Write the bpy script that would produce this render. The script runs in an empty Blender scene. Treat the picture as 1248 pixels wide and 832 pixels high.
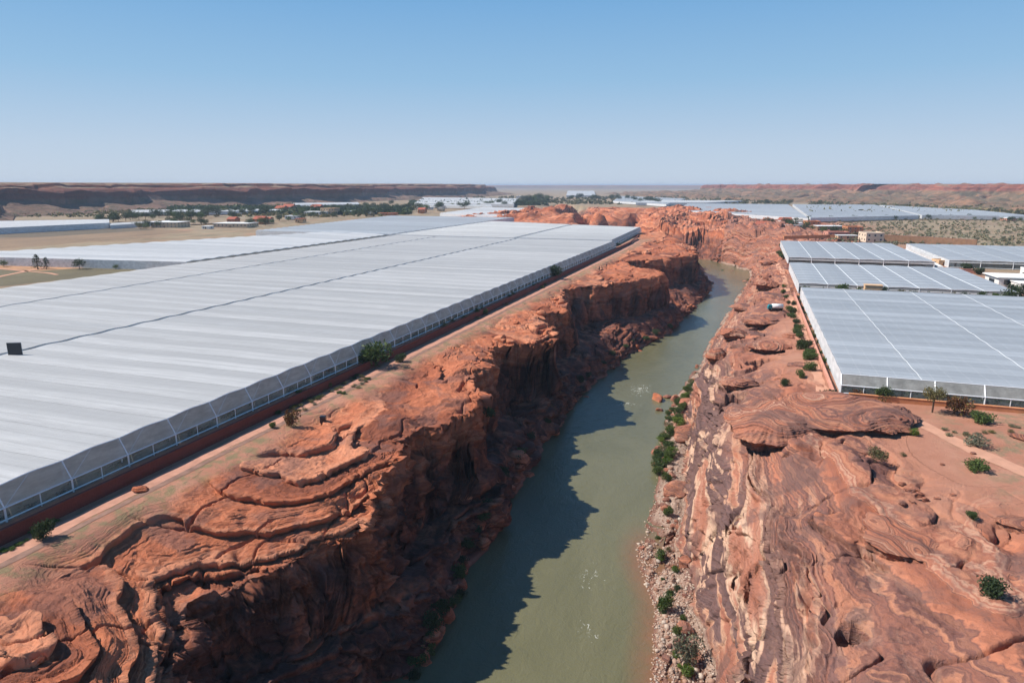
import bpy, bmesh, math, random, time
import numpy as np
from mathutils import Vector, Matrix
T0=time.time()
D=bpy.data; C=bpy.context; SC=C.scene
F=np.float32
RES=0.85            # terrain resolution factor
random.seed(4); RNG=np.random.default_rng(4)

# ------------------------------------------------------------------ camera frame
# X = across the valley, Y = along the canyon and the greenhouse facades, Z up.  Plateau z=0, river z=-30.
CAMH=45.0; FPX=832.0; PIT=math.atan((416-226)/832); YAW=math.radians(19)
def at(px,py,z=0.0):
    """the point of the place seen at a photo pixel, on the level z"""
    dx=(px-624)/FPX; dy=(416-py)/FPX
    fy=math.cos(PIT)+dy*math.sin(PIT); fz=dy*math.cos(PIT)-math.sin(PIT)
    t=(z-CAMH)/fz
    x,y=dx*t,fy*t
    return (x*math.cos(YAW)-y*math.sin(YAW), x*math.sin(YAW)+y*math.cos(YAW))

# ------------------------------------------------------------------ noise
_r=np.random.default_rng(11); _p=_r.permutation(256).astype(np.int32); PERM=np.concatenate([_p,_p,_p])
_g=_r.normal(size=(256,3)); _g/=np.linalg.norm(_g,axis=1)[:,None]; G3=(_g*1.5).astype(F)
_a=_r.random(256)*2*np.pi; G2=np.stack([np.cos(_a),np.sin(_a)],1).astype(F)*1.4
def fade(t): return t*t*t*(t*(t*6-15)+10)
def n2(x,y,seed=0):
    x=x.astype(F)+F(seed*17.37); y=y.astype(F)+F(seed*9.71)
    xi=np.floor(x).astype(np.int32); yi=np.floor(y).astype(np.int32)
    xf=x-xi; yf=y-yi; u=fade(xf); v=fade(yf); X=xi&255; Y=yi&255
    def g(a,b,dx,dy):
        h=PERM[PERM[(X+a)&255]+((Y+b)&255)]; return G2[h,0]*dx+G2[h,1]*dy
    a=g(0,0,xf,yf); b=g(1,0,xf-1,yf); c=g(0,1,xf,yf-1); d=g(1,1,xf-1,yf-1)
    return (a+u*(b-a))*(1-v)+(c+u*(d-c))*v
def n3(x,y,z,seed=0):
    x=x.astype(F)+F(seed*13.37); y=y.astype(F)+F(seed*5.71); z=z.astype(F)+F(seed*3.3)
    xi=np.floor(x).astype(np.int32); yi=np.floor(y).astype(np.int32); zi=np.floor(z).astype(np.int32)
    xf=x-xi; yf=y-yi; zf=z-zi; u=fade(xf); v=fade(yf); w=fade(zf); X=xi&255; Y=yi&255; Z=zi&255
    def g(a,b,c,dx,dy,dz):
        h=PERM[PERM[PERM[(X+a)&255]+((Y+b)&255)]+((Z+c)&255)]; return G3[h,0]*dx+G3[h,1]*dy+G3[h,2]*dz
    r=0
    for c in (0,1):
        dz=zf-c
        p=g(0,0,c,xf,yf,dz); q=g(1,0,c,xf-1,yf,dz); s=g(0,1,c,xf,yf-1,dz); t=g(1,1,c,xf-1,yf-1,dz)
        m=(p+u*(q-p))*(1-v)+(s+u*(t-s))*v
        r=m*(1-w) if c==0 else r+m*w
    return r
def fb2(x,y,s=0,o=4,k=.5,l=2.03):
    a=1;t=0;f=1
    for i in range(o): t=t+a*n2(x*f,y*f,s+i*3); a*=k; f*=l
    return t
def fb3(x,y,z,s=0,o=4,k=.5,l=2.03):
    a=1;t=0;f=1
    for i in range(o): t=t+a*n3(x*f,y*f,z*f,s+i*3); a*=k; f*=l
    return t
def cells(x,y,seed=0):
    """nearest cell of a jittered grid: its random value and the distance to its border"""
    x=x.astype(F); y=y.astype(F); xi=np.floor(x).astype(np.int32); yi=np.floor(y).astype(np.int32)
    d1=np.full(x.shape,9,F); d2=np.full(x.shape,9,F); v=np.zeros(x.shape,F)
    for a in (-1,0,1):
        for b in (-1,0,1):
            h=PERM[PERM[(xi+a+seed)&255]+((yi+b)&255)]
            jx=(PERM[h]/255.0).astype(F); jy=(PERM[h+37]/255.0).astype(F)
            d=np.hypot(x-xi-a-jx,y-yi-b-jy); m=d<d1
            d2=np.where(m,d1,np.minimum(d2,d)); v=np.where(m,(PERM[h+91]/255.0).astype(F),v); d1=np.where(m,d,d1)
    return v,d2-d1
def ss(a,b,x):
    t=np.clip((x-a)/(b-a),0,1); return t*t*(3-2*t)

# ------------------------------------------------------------------ canyon lines (Y -> X)
def tab(s): return np.array(s,float).reshape(-1,2).T
RL=tab([0,-42,36,-50,50,-58,62,-69,71,-64,82,-55,98,-58,112,-61.5,120,-60,136,-54.5,142,-55.5,150,-64,172,-68,180,-69,190,-73,205,-58,210,-59.5,225,-66,247,-75,258,-70,269,-70,285,-77,310,-83,332,-70,354,-55,380,-43.7,396,-47,414,-70,444,-79,464,-53,496,-36,535,-40,575,-44,614,-57,640,-80,700,-110])
BL=tab([0,-40,50,-45,78,-48.5,90,-46,110,-48.5,130,-49.6,169,-53,228,-56,300,-50,364,-36,484,-27,540,-27,600,-36,640,-58,700,-90])
SRr=tab([0,-2,60,-5,93,-9,113,-11,126,-16,134,-17.6,161,-17.3,196,-20.6,228,-21.7,286,-18,401,-11,541,-2,626,5,680,5])
BR=tab([0,4,60,2,94,-.4,108,-3.6,123,-6.2,142,-9.3,160,-10.3,194,-12,224,-14.5,280,-14,317,-13.4,401,-7,541,3,626,11,680,12])
CR=tab([0,14,60,13,103,9,122,4,158,-1,201,-5,242,-3,342,9,436,14,554,14,626,26,700,50])
FARC=[(-36,440),(-22,520),(-14,600),(-20,660),(-60,725),(-130,770),(-165,840),(-150,930),(-185,1010),(-250,1050),(-285,1130),(-270,1260),(-340,1400),(-430,1600)]
def ip(t,Y): return np.interp(Y,t[0],t[1]).astype(F)
def segd(X,Y,P):
    d=np.full(X.shape,1e9,F)
    for (x0,y0),(x1,y1) in zip(P[:-1],P[1:]):
        ex,ey=x1-x0,y1-y0; t=np.clip(((X-x0)*ex+(Y-y0)*ey)/(ex*ex+ey*ey),0,1)
        d=np.minimum(d,np.hypot(X-x0-t*ex,Y-y0-t*ey))
    return d
PITS=[]  # (x,y,rx,ry,depth,rot) caves and holes in the right wall
def H0(X,Y):
    # left side
    w=n2(X/9,Y/9,3)*2.0+n2(X/3.3,Y/3.3,5)*.8
    rl=ip(RL,Y); bl=ip(BL,Y)+n2(Y/7,Y*0,8)*1.3
    Xl=X+w
    q=(bl-Xl)/np.maximum(bl-rl,4.0)
    qq=np.clip(q,0,1); zc=-27.5+26.0*(.18*ss(0,.35,qq)+.12*qq+.70*ss(.72,.97,qq))
    sh=np.exp(-np.maximum(rl-Xl,0)/(5+4*ss(120,60,Y)))*(1.0+6.5*ss(118,60,Y))*ss(-86,-77,X)
    top=-1.7-sh+ (1.7*ss(-91.6,-91.9,X))
    ql=np.clip(q,0,1)
    zl=np.where(q<1, np.minimum(zc,top), top)
    zl=np.where(q<0, -31.6+4.1*np.exp(-np.maximum(Xl-bl,0)/1.6), zl)
    # right side
    wr=n2(X/14,Y/18,21)*1.6+n2(X/4,Y/6,23)*.4
    br=ip(BR,Y); cr=ip(CR,Y); sr=ip(SRr,Y)+n2(Y/5,Y*0,28)*.7
    Xr=X+wr
    q=(Xr-br)/np.maximum(cr-br,3)
    zr=-28.5+23.5*(1-(1-np.clip(q,0,1))**1.75)
    zr=np.where(q>1, -5+5*(1-np.exp(-np.maximum(Xr-cr,0)/11)), zr)
    t=np.clip((X-sr)/np.maximum(br-sr,1),-2,1)
    bank=-30+2.0*t*np.where(t>0,1,1.0)
    zr=np.where(q<0, np.maximum(bank,-33), zr)
    zr=zr*ss(600,560,Y)*1.0+ (zr)*(1-ss(600,560,Y))
    mid=(ip(BL,Y)+ip(SRr,Y))*.5
    h=np.where(X<mid, zl, zr)
    # canyon beyond the bend
    far=Y>560
    if far.any():
        Xf=X[far]; Yf=Y[far]
        wx=n2(Xf/45,Yf/45,31)*16+n2(Xf/15,Yf/15,33)*5; wy=n2(Xf/45,Yf/45,35)*16
        d=segd(Xf+wx*ss(600,700,Yf),Yf+wy*ss(600,700,Yf),FARC)
        q=np.clip((d-17)/26,0,1)
        hills=np.where(Xf<-95,ss(712,800,Yf),ss(640,760,Yf))*ss(1500,1200,Yf)*ss(-420,-330,Xf)*ss(120,20,Xf+ (Yf-700)*.15)
        rim=-1+hills*(5+11*np.clip(fb2(Xf/70,Yf/110,41,3),-.3,1)+3*fb2(Xf/26,Yf/34,43,2))
        # keep the land by the greenhouse low
        rim=rim*1.0
        zf=-30.6+(rim+30.6)*q**.8
        zf=np.where(d<17,-31.5,zf)
        k=ss(590,655,Yf)
        h[far]=h[far]*(1-k)+zf*k
    # right-hand flats and the dirt yard
    return h.astype(F)
def dipf(X,Y):
    left=(X<-25)
    wl=fb2(X/30+3,Y/30,51,3)
    d=np.where(left, 6.5*n2((X+8*n2(X/26,Y/34,55))/28,(Y+10*n2(X/26,Y/34,57))/58,53)+1.2*wl,
               6.0*n2((X+7*n2(X/30,Y/70,65))/26,(Y+14*n2(X/30,Y/70,67))/95,63)+1.0*wl)
    return d.astype(F)
def rockmask(X,Y):
    """1 where bare rock, 0 on soil, sand and under the buildings"""
    l=ss(-84,-78,X+1.5*n2(X/6,Y/6,71)+ 2.0*n2(Y/17,Y*0,73))
    cr=ip(CR,Y)
    r=1-ss(16,30,(X-cr)+10*n2(X/18,Y/18,77)+ss(125,160,Y)*8-ss(90,60,Y)*30-ss(112,85,Y)*14)
    r=np.maximum(r, ss(118,95,Y+6*n2(X/12,Y/12,79))*.95*ss(90,60,X))
    m=np.where(X<-25,l,r)
    k=ss(600,660,Y)
    f=ss(-430,-360,X)*ss(1620,1420,Y)*ss(170,60,X)
    bl=ss(645,660,Y)
    f=np.where(X<-104, f*ss(708,722,Y), f)
    return (m*(1-k)+f*k).astype(F)
def terr(S,sharp):
    Sv=S+.32*np.sin(S*2.1+1)+.2*np.sin(S*5.3)
    i=np.floor(Sv); f=Sv-i
    a=.13*np.minimum(f/.72,1)+.87*ss(.72,.97,f)
    return i+a-Sv, f
def build_terrain_arrays():
    ys=[24.0]
    while ys[-1]<660: ys.append(ys[-1]+max(.14,.0021*math.hypot(ys[-1],45))/RES)
    while ys[-1]<1500: ys.append(ys[-1]*(1+.0042/RES))
    while ys[-1]<45000: ys.append(ys[-1]*1.03)
    ys=np.array([-600,-200,-60,-10,8]+ys)
    k=ss(600,760,ys); k2=ss(1400,2600,ys)
    W=500+1.6*np.maximum(ys,0)
    rl=np.minimum.reduce([np.interp(ys+o,RL[0],RL[1]) for o in (-6,-3,0,3,6)]); bl=np.interp(ys,BL[0],BL[1]); sr=np.interp(ys,SRr[0],SRr[1]); br=np.interp(ys,BR[0],BR[1]); cr=np.interp(ys,CR[0],CR[1])
    near=[-W, 0*ys-92.5, rl-5, bl+1.5, bl+5, sr-2, br-1.0, cr+3, cr+52, W]
    cnt=[46,290,330,40,12,54,250,330,70]
    farv=[-450,-400,-300,-210,-150,-100,-40,40,130]
    K=[]
    for i,a in enumerate(near):
        if i in (0,9): K.append(a)
        else:
            fv=farv[i-1]; fv2=fv*ys/1100
            K.append(a*(1-k)+(fv*(1-k2)+fv2*k2)*k)
    cols=[]
    for i,c in enumerate(cnt):
        c=int(c*RES); t=np.arange(c)/c
        if i==0: t=1-(1-t)**3
        if i==8: t=t**3
        for tt in t: cols.append(K[i]*(1-tt)+K[i+1]*tt)
    cols.append(K[-1])
    X=np.array(cols).T.astype(F); Y=np.repeat(ys[:,None],X.shape[1],1).astype(F)
    sh=X.shape
    x=X.ravel(); y=Y.ravel()
    h=H0(x,y)
    idx=np.where((rockmask(x,y)>.01)&(x>-480)&(x<200)&(y<1500))[0]
    m=np.zeros_like(x); strat=np.zeros_like(x); strat2=np.zeros_like(x)
    xs=x[idx]; yy=y[idx]; hs=h[idx]; mr=rockmask(xs,yy)
    scale=1+ss(500,900,yy)*1.5
    dp=dipf(xs,yy)*scale
    g=hs-dp; e=.8
    gx=(H0(xs+e,yy)-dipf(xs+e,yy)*scale-g)/e; gy=(H0(xs,yy+e)-dipf(xs,yy+e)*scale-g)/e
    hx=(H0(xs+e,yy)-hs)/e; hy=(H0(xs,yy+e)-hs)/e
    sl=np.hypot(hx,hy); cliff=ss(.6,2.2,sl)
    gl=np.hypot(gx,gy)+1e-3; dx=-gx/gl; dy=-gy/gl
    isl=xs<-25
    dry=ss(-30.3,-28.5,hs)
    # broad lumps
    rr=(~isl)*1.0
    hs=hs+mr*dry*(1-cliff*(1-.6*rr))*((.9+.9*rr)*fb2(xs/13,yy/(13+8*rr),81,3)+1.6*fb2(xs/26,yy/30,83,2)+.25*fb2(xs/3,yy/3,85,2))
    # caves and holes
    for (px,py,rx,ry,dep,rot) in PITS:
        c,s=math.cos(rot),math.sin(rot); ux=(xs-px)*c+(yy-py)*s; uy=-(xs-px)*s+(yy-py)*c
        r=np.sqrt((ux/rx)**2+(uy/ry)**2); b=1-ss(.72,1.0,r+.12*n2(xs/1.1,yy/1.1,61))
        hs=hs-dep*b; mr=np.maximum(mr,b*0)
    TT=np.where(isl,2.2,2.6)*scale
    S=(hs-dp)/TT+ .35*n2(xs/11,yy/11,91)
    t1,f1=terr(S,0)
    # how hard the ledges are: strong on the left, softer slickrock on the right
    hk=n2(xs/19,yy/30,93)+.25*n2(xs/6,yy/8,94); hard=np.where(isl, .07+.93*ss(-.10,.22,hk), .10+.90*ss(.02,.36,n2(xs/18,yy/44,95)+.2*n2(xs/6,yy/9,94)))
    hard=np.where(isl&(yy<100), np.maximum(hard,.75), hard)
    hard=np.where((~isl)&(yy>150), np.maximum(hard,.55+.3*n2(xs/18,yy/18,96)), hard)
    hard=np.where(yy>600,.8,hard)
    S2=S*5.5+.4*n2(xs/9,yy/14,97); t2,f2=terr(S2,0); t2=t2*(.55+.6*ss(-.1,.3,n2(xs/5,yy/8,151)))
    amp=mr*dry*hard
    dz=TT*t1*amp*(1-.55*cliff)+TT/5.5*t2*amp*.95*(1-.5*cliff)
    z=hs+dz
    # sideways: undercut beds and buttresses
    fold=ss(.75,.95,f1)-.9*np.exp(-((f1-.70)/.10)**2)
    fold2=ss(.75,.95,f2)-.9*np.exp(-((f2-.70)/.12)**2)
    lat=amp*TT*(np.where(isl,.36,.26)*fold+.02*fold2)*(1+.8*cliff)
    x3=xs; y3=yy; z3=hs
    big=fb3(x3/11,y3/11,z3/16,101,2)
    rid=1-2*np.abs(n3(x3/7.5,y3/7.5,z3/26,107))
    med=fb3(x3/3.2,y3/3.2,z3/2.6,111,3,.55)
    joint=np.abs(n3(x3/5.5,y3/5.5,z3/45,115)); crack=-np.exp(-(joint/.035)**2)
    cl=np.where(isl,1.0,.38)*cliff*dry*mr*np.where(yy>600,.45,1.0)
    cv,ce=cells((yy+2.5*n2(z3/9,yy/14,131))/7.5, (z3+1.8*n2(yy/8,xs/20,133))/11.0,3)
    cv2,ce2=cells((yy+1.2*n2(z3/4,yy/6,135))/2.7, (z3+.8*n2(yy/4,xs/9,137))/3.6,9)
    blk=3.4*(cv-.5)-1.5*np.exp(-(ce/.05)**2)+.9*(cv2-.5)-.5*np.exp(-(ce2/.07)**2)
    lat=lat+cl*(2.2*big+1.0*rid+.6*med+1.2*crack+blk)
    # cracks across the flat tops
    tc=np.abs(n2((xs+3*n2(xs/7,yy/7,121))/15,(yy+3*n2(xs/7,yy/7,123))/17,119)); z=z-mr*dry*(1-cliff)*1.7*np.exp(-(tc/.016)**2)*ss(-.15,.15,n2(xs/16,yy/16,141))
    bv,be=cells((xs+2.2*n2(xs/5,yy/5,143))/6.5,(yy+2.2*n2(xs/5,yy/5,145))/9.5,21)
    bm_=mr*dry*(1-cliff)*np.where(isl,ss(-9,-3,xs-ip(RL,yy)+14*ss(.0,.3,n2(yy/30,xs/30,147)))*0+ss(7,1.5,np.abs(xs-ip(RL,yy))),ss(.18,.34,n2(xs/22,yy/26,149)))
    z=z+bm_*(1.3*(bv-.6)-.9*np.exp(-(be/.05)**2))
    z=z+mr*dry*.15*fb2(xs/1.1,yy/.9,125,3,.6)*ss(400,200,yy)
    z=z+cl*np.where(isl,1,.5)*.5*fb3(x3/1.3,y3/1.3,z3/1.3,127,2)
    lim=4.0
    lat=np.clip(lat,-lim,lim)
    x[idx]=xs+dx*lat; y[idx]=yy+dy*lat; h[idx]=z; m[idx]=mr*dry
    strat[idx]=S
    return sh,X,x.reshape(sh),y.reshape(sh),h.reshape(sh),m,strat,ys
# ------------------------------------------------------------------ material helpers
def mat(name):
    m=D.materials.new(name); m.use_nodes=True; nt=m.node_tree; nt.nodes.clear()
    return m,nt
class N:
    def __init__(s,nt): s.nt=nt
    def __call__(s,t,**k):
        n=s.nt.nodes.new(t)
        for a,v in k.items():
            if a.startswith('i_'):
                key=a[2:]; key=int(key) if key.isdigit() else key.replace('_',' ')
                s.set(n.inputs[key],v)
            else: setattr(n,a,v)
        return n
    def set(s,i,v):
        if isinstance(v,bpy.types.NodeSocket): s.nt.links.new(v,i)
        elif isinstance(v,bpy.types.Node): s.nt.links.new(v.outputs[0],i)
        else: i.default_value=v
    def mix(s,f,a,b,mode='MIX'):
        n=s.nt.nodes.new('ShaderNodeMix'); n.data_type='RGBA'; n.blend_type=mode
        for i,v in zip((0,6,7),(f,a,b)):
            if isinstance(v,(tuple,list)) and len(v)==3: v=(*v,1)
            s.set(n.inputs[i],v)
        return n.outputs[2]
    def math(s,op,a,b=None,c=None,clamp=False):
        n=s.nt.nodes.new('ShaderNodeMath'); n.operation=op; n.use_clamp=clamp
        for i,v in enumerate((a,b,c)):
            if v is not None: s.set(n.inputs[i],v)
        return n.outputs[0]
    def ramp(s,f,stops,interp='LINEAR'):
        n=s.nt.nodes.new('ShaderNodeValToRGB'); n.color_ramp.interpolation=interp; e=n.color_ramp.elements
        while len(e)<len(stops): e.new(.5)
        for k,(p,c) in zip(e,stops):
            k.position=p; k.color=(*c,1) if len(c)==3 else c
        s.set(n.inputs[0],f); return n.outputs[0]
    def noise(s,scale,detail=4,rough=.5,vec=None,dims='3D',w=None,dist=0):
        n=s.nt.nodes.new('ShaderNodeTexNoise'); n.noise_dimensions=dims
        n.inputs['Scale'].default_value=scale; n.inputs['Detail'].default_value=detail; n.inputs['Roughness'].default_value=rough
        n.inputs['Distortion'].default_value=dist
        if vec is not None: s.set(n.inputs['Vector'],vec)
        if w is not None: s.set(n.inputs['W'],w)
        return n.outputs[0]
    def mapv(s,vec,sc):
        n=s.nt.nodes.new('ShaderNodeMapping'); s.set(n.inputs[0],vec); n.inputs['Scale'].default_value=sc; return n.outputs[0]
    def rng(s,v,a,b,c=0,d=1):
        n=s.nt.nodes.new('ShaderNodeMapRange'); s.set(n.inputs[0],v)
        for i,q in enumerate((a,b,c,d)): n.inputs[i+1].default_value=q
        return n.outputs[0]
def out(nt,sh,vol=None):
    o=nt.nodes.new('ShaderNodeOutputMaterial')
    if sh is not None: nt.links.new(sh,o.inputs[0])
    if vol is not None: nt.links.new(vol,o.inputs[1])
def simple(name,col,rough=.8,metal=0,var=.15,scale=3.0,spec=.3,bump=0,emit=None,objrand=0):
    m,nt=mat(name); n=N(nt); tc=n('ShaderNodeTexCoord').outputs['Object']
    f=n.noise(scale,4,.6,tc)
    c=n.mix(n.rng(f,.3,.7),tuple(x*(1-var) for x in col),tuple(min(x*(1+var),.95) for x in col))
    if objrand:
        r=n('ShaderNodeObjectInfo').outputs['Random']
        c=n.mix(1.0,c,n.ramp(r,[(0,(1-objrand,)*3),(1,(1,1,1))]),'MULTIPLY')
    b=n('ShaderNodeBsdfPrincipled',i_Roughness=rough,i_Metallic=metal); n.set(b.inputs['Base Color'],c); b.inputs['Specular IOR Level'].default_value=spec
    if bump:
        bp=n('ShaderNodeBump',i_Strength=bump,i_Distance=.05); n.set(bp.inputs['Height'],f); nt.links.new(bp.outputs[0],b.inputs['Normal'])
    out(nt,b.outputs[0]); return m

def rock_material(name,terrain):
    m,nt=mat(name); n=N(nt)
    geo=n('ShaderNodeNewGeometry'); pos=geo.outputs['Position']
    sx=n('ShaderNodeSeparateXYZ',i_0=pos); X,Y,Z=sx.outputs
    S=n('ShaderNodeAttribute',attribute_name='strat').outputs['Fac']
    nz=n.noise(.45,4,.55,pos)
    W=n.math('ADD',S,n.math('MULTIPLY',nz,.5))
    b1=n.noise(1.15,3,.6,dims='1D',w=W)
    b2=n.noise(5.5,3,.65,dims='1D',w=W)
    left=n.ramp(b1,[(.28,(.15,.055,.038)),(.42,(.37,.118,.060)),(.52,(.50,.170,.085)),(.62,(.58,.24,.135)),(.75,(.26,.092,.058))])
    right=n.ramp(b1,[(.26,(.15,.080,.068)),(.36,(.33,.125,.078)),(.44,(.46,.180,.105)),(.49,(.19,.090,.075)),(.545,(.48,.215,.130)),(.60,(.33,.130,.085)),(.66,(.56,.330,.225)),(.70,(.31,.125,.085)),(.84,(.50,.25,.165))])
    fr=n.math('GREATER_THAN',X,-25.0)
    col=n.mix(fr,left,right)
    fine=n.ramp(b2,[(.25,(.60,.56,.56)),(.42,(.88,.86,.84)),(.55,(1.0,1.0,1.0)),(.7,(1.22,1.18,1.12))])
    col=n.mix(.75,col,fine,'MULTIPLY')
    if terrain:
        # banded wall on the right: grey varnish tongues, cream and pink streaks running with the wall
        st=n.noise(1.0,4,.55,n.mapv(pos,(.15,.017,.095)),dist=.45)
        wallm=n.math('MULTIPLY',fr,n.math('MULTIPLY',n.rng(Z,-2.5,-9.0),n.rng(Z,-29,-26)))
        wallm=n.math('MULTIPLY',wallm,n.rng(Y,340,230))
        wc=n.ramp(st,[(.26,(.20,.10,.085)),(.34,(.38,.155,.10)),(.40,(.46,.22,.15)),(.43,(.66,.45,.32)),(.455,(.60,.38,.27)),(.468,(.115,.072,.070)),(.56,(.17,.105,.10)),(.572,(.58,.34,.23)),(.60,(.42,.18,.115)),(.66,(.30,.12,.085)),(.71,(.62,.42,.30)),(.80,(.66,.46,.33))])
        wc=n.mix(.5,wc,fine,'MULTIPLY')
        col=n.mix(n.math('MULTIPLY',wallm,.88),col,wc)
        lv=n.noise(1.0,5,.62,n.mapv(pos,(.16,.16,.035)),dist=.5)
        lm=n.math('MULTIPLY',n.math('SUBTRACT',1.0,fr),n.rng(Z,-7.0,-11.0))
        col=n.mix(n.math('MULTIPLY',lm,n.rng(lv,.40,.56,.35,.92)),col,n.mix(.6,(.085,.036,.030),fine,'MULTIPLY'))  # streaky maroon varnish, darkened on the left wall to paint in deeper shade
    # desert varnish patches and pale dust
    vp=n.noise(.085,5,.62,pos,dist=.8)
    col=n.mix(n.math('MULTIPLY',n.rng(vp,.52,.60,0,.72),n.math('ADD',.7,n.math('MULTIPLY',fr,.3))),col,(.17,.095,.080))
    dm=n.noise(.7,5,.65,pos)
    col=n.mix(n.rng(dm,.35,.75,0,.55),col,n.mix(1.0,col,(1.3,1.22,1.15),'MULTIPLY'))
    pt=n.noise(5,3,.7,pos); col=n.mix(n.rng(pt,.3,.45,.35,0),col,n.mix(1.0,col,(.62,.58,.58),'MULTIPLY'))
    if terrain:
        R=n('ShaderNodeAttribute',attribute_name='rockw').outputs['Fac']
        # sand / red earth
        sn=n.noise(.12,6,.62,pos); sn2=n.noise(2.2,4,.6,pos)
        sand=n.ramp(sn,[(.3,(.38,.165,.10)),(.5,(.46,.21,.135)),(.7,(.52,.27,.18))])
        sand=n.mix(n.rng(sn2,.3,.7,0,.4),sand,(.36,.17,.11))
        olive=n.math('MULTIPLY',n.rng(n.noise(.22,5,.7,pos),.50,.60),n.math('MULTIPLY',fr,n.math('MULTIPLY',n.rng(X,34,44),n.rng(Y,185,170))))
        sand=n.mix(n.math('MULTIPLY',olive,.75),sand,n.mix(n.noise(1.6,4,.7,pos),(.10,.11,.055),(.38,.28,.17)))
        # grass beside the left track
        lg=n.math('MULTIPLY',n.rng(n.noise(.35,5,.7,pos),.46,.58),n.math('MULTIPLY',n.rng(X,-70,-80),n.math('GREATER_THAN',X,-90)))
        sand=n.mix(n.math('MULTIPLY',lg,.8),sand,n.mix(n.noise(1.4,4,.7,pos),(.08,.10,.045),(.33,.26,.14)))
        # plains far away: dry scrub
        pn=n.noise(.012,7,.68,pos); pn2=n.noise(.06,6,.75,n.mapv(pos,(1,.35,1)))
        plain=n.ramp(pn,[(.35,(.26,.17,.11)),(.48,(.36,.25,.16)),(.56,(.33,.26,.17)),(.68,(.43,.23,.15))])
        plain=n.mix(n.rng(pn2,.45,.62,.0,.5),plain,(.10,.11,.07))
        out_m=n.math('MAXIMUM',n.math('MAXIMUM',n.rng(X,96,130),n.rng(X,-93,-96)),n.math('MAXIMUM',n.rng(Y,1350,1500),n.math('MULTIPLY',n.rng(X,70,110),n.rng(Y,560,640))))
        soil=n.mix(out_m,sand,plain)
        # gravel strip at the water on the right, dark wet rubble left
        gv=n('ShaderNodeTexVoronoi',i_Scale=3.2,i_Vector=pos)
        grav=n.mix(gv.outputs['Color'],(.42,.27,.20),(.62,.50,.40))
        grav=n.mix(n.rng(gv.outputs['Distance'],.0,.5,.0,.6),grav,(.24,.14,.10))
        col=n.mix(R,soil,col)
        col=n.mix(n.math('MULTIPLY',n.rng(Z,-27.9,-28.6),fr),col,grav)
        col=n.mix(n.rng(Z,-29.6,-30.0),col,(.20,.085,.055))
    bmp=n.math('ADD',n.math('MULTIPLY',n.noise(11,3,.7,dims='1D',w=W),.7),n.math('ADD',n.math('MULTIPLY',b2,.8),n.math('ADD',n.math('MULTIPLY',dm,.7),n.math('MULTIPLY',n.noise(3.5,5,.75,pos),.8))))
    bp=n('ShaderNodeBump',i_Strength=.8,i_Distance=.24); n.set(bp.inputs['Height'],bmp)
    b=n('ShaderNodeBsdfPrincipled',i_Roughness=.88); b.inputs['Specular IOR Level'].default_value=.18
    n.set(b.inputs['Base Color'],col); nt.links.new(bp.outputs[0],b.inputs['Normal'])
    out(nt,b.outputs[0]); return m

# ------------------------------------------------------------------ object helpers
COL=SC.collection
def tag(o,label=None,cat=None,group=None,kind=None):
    if label: o['label']=label
    if cat: o['category']=cat
    if group: o['group']=group
    if kind: o['kind']=kind
    return o
def link(name,me,m,parent=None,smooth=False):
    o=D.objects.new(name,me); COL.objects.link(o)
    if m is not None and not me.materials: me.materials.append(m)
    if smooth: me.polygons.foreach_set('use_smooth',np.ones(len(me.polygons),bool))
    if parent is not None: o.parent=parent
    return o
def empty(name,loc,rz=0,label=None,cat=None,group=None):
    o=D.objects.new(name,None); COL.objects.link(o); o.location=loc; o.rotation_euler=(0,0,rz); o.empty_display_size=.5
    return tag(o,label,cat,group)
def npmesh(name,V,Fq):
    me=D.meshes.new(name); V=np.asarray(V,F); Fq=np.asarray(Fq,np.int32); k=Fq.shape[1]
    me.vertices.add(len(V)); me.vertices.foreach_set('co',V.ravel())
    me.loops.add(Fq.size); me.loops.foreach_set('vertex_index',Fq.ravel())
    me.polygons.add(len(Fq)); me.polygons.foreach_set('loop_start',np.arange(0,Fq.size,k,dtype=np.int32))
    me.update(calc_edges=True); return me
def gridfaces(r,c):
    i=np.arange(r*c,dtype=np.int32).reshape(r,c)
    return np.stack([i[:-1,:-1],i[:-1,1:],i[1:,1:],i[1:,:-1]],-1).reshape(-1,4)
class MB:
    def __init__(s): s.v=[]; s.f=[]
    def box(s,x0,x1,y0,y1,z0,z1):
        b=len(s.v); s.v+=[(x,y,z) for z in (z0,z1) for x,y in ((x0,y0),(x1,y0),(x1,y1),(x0,y1))]
        s.f+=[tuple(b+i for i in q) for q in ((3,2,1,0),(4,5,6,7),(0,1,5,4),(1,2,6,5),(2,3,7,6),(3,0,4,7))]; return s
    def quad(s,a,b,c,d):
        k=len(s.v); s.v+=[a,b,c,d]; s.f.append((k,k+1,k+2,k+3)); return s
    def bar(s,a,b,r):
        a=Vector(a); b=Vector(b); d=(b-a).normalized(); u=d.orthogonal().normalized(); w=d.cross(u); k=len(s.v)
        for p in (a,b):
            for q in (u+w,u-w,-u-w,-u+w): s.v.append(tuple(p+q*r*.7))
        s.f+=[tuple(k+i for i in q) for q in ((0,1,5,4),(1,2,6,5),(2,3,7,6),(3,0,4,7),(3,2,1,0),(4,5,6,7))]; return s
    def poly(s,pts):
        k=len(s.v); s.v+=list(pts); s.f.append(tuple(range(k,k+len(pts)))); return s
    def build(s,name,m,parent=None,smooth=False):
        me=D.meshes.new(name); me.from_pydata([tuple(map(float,p)) for p in s.v],[],s.f); me.update()
        return link(name,me,m,parent,smooth)
def copy_tree(o,parent=None):
    c=o.copy(); COL.objects.link(c)
    if parent is not None: c.parent=parent
    for ch in list(o.children): copy_tree(ch,c)
    return c
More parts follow.
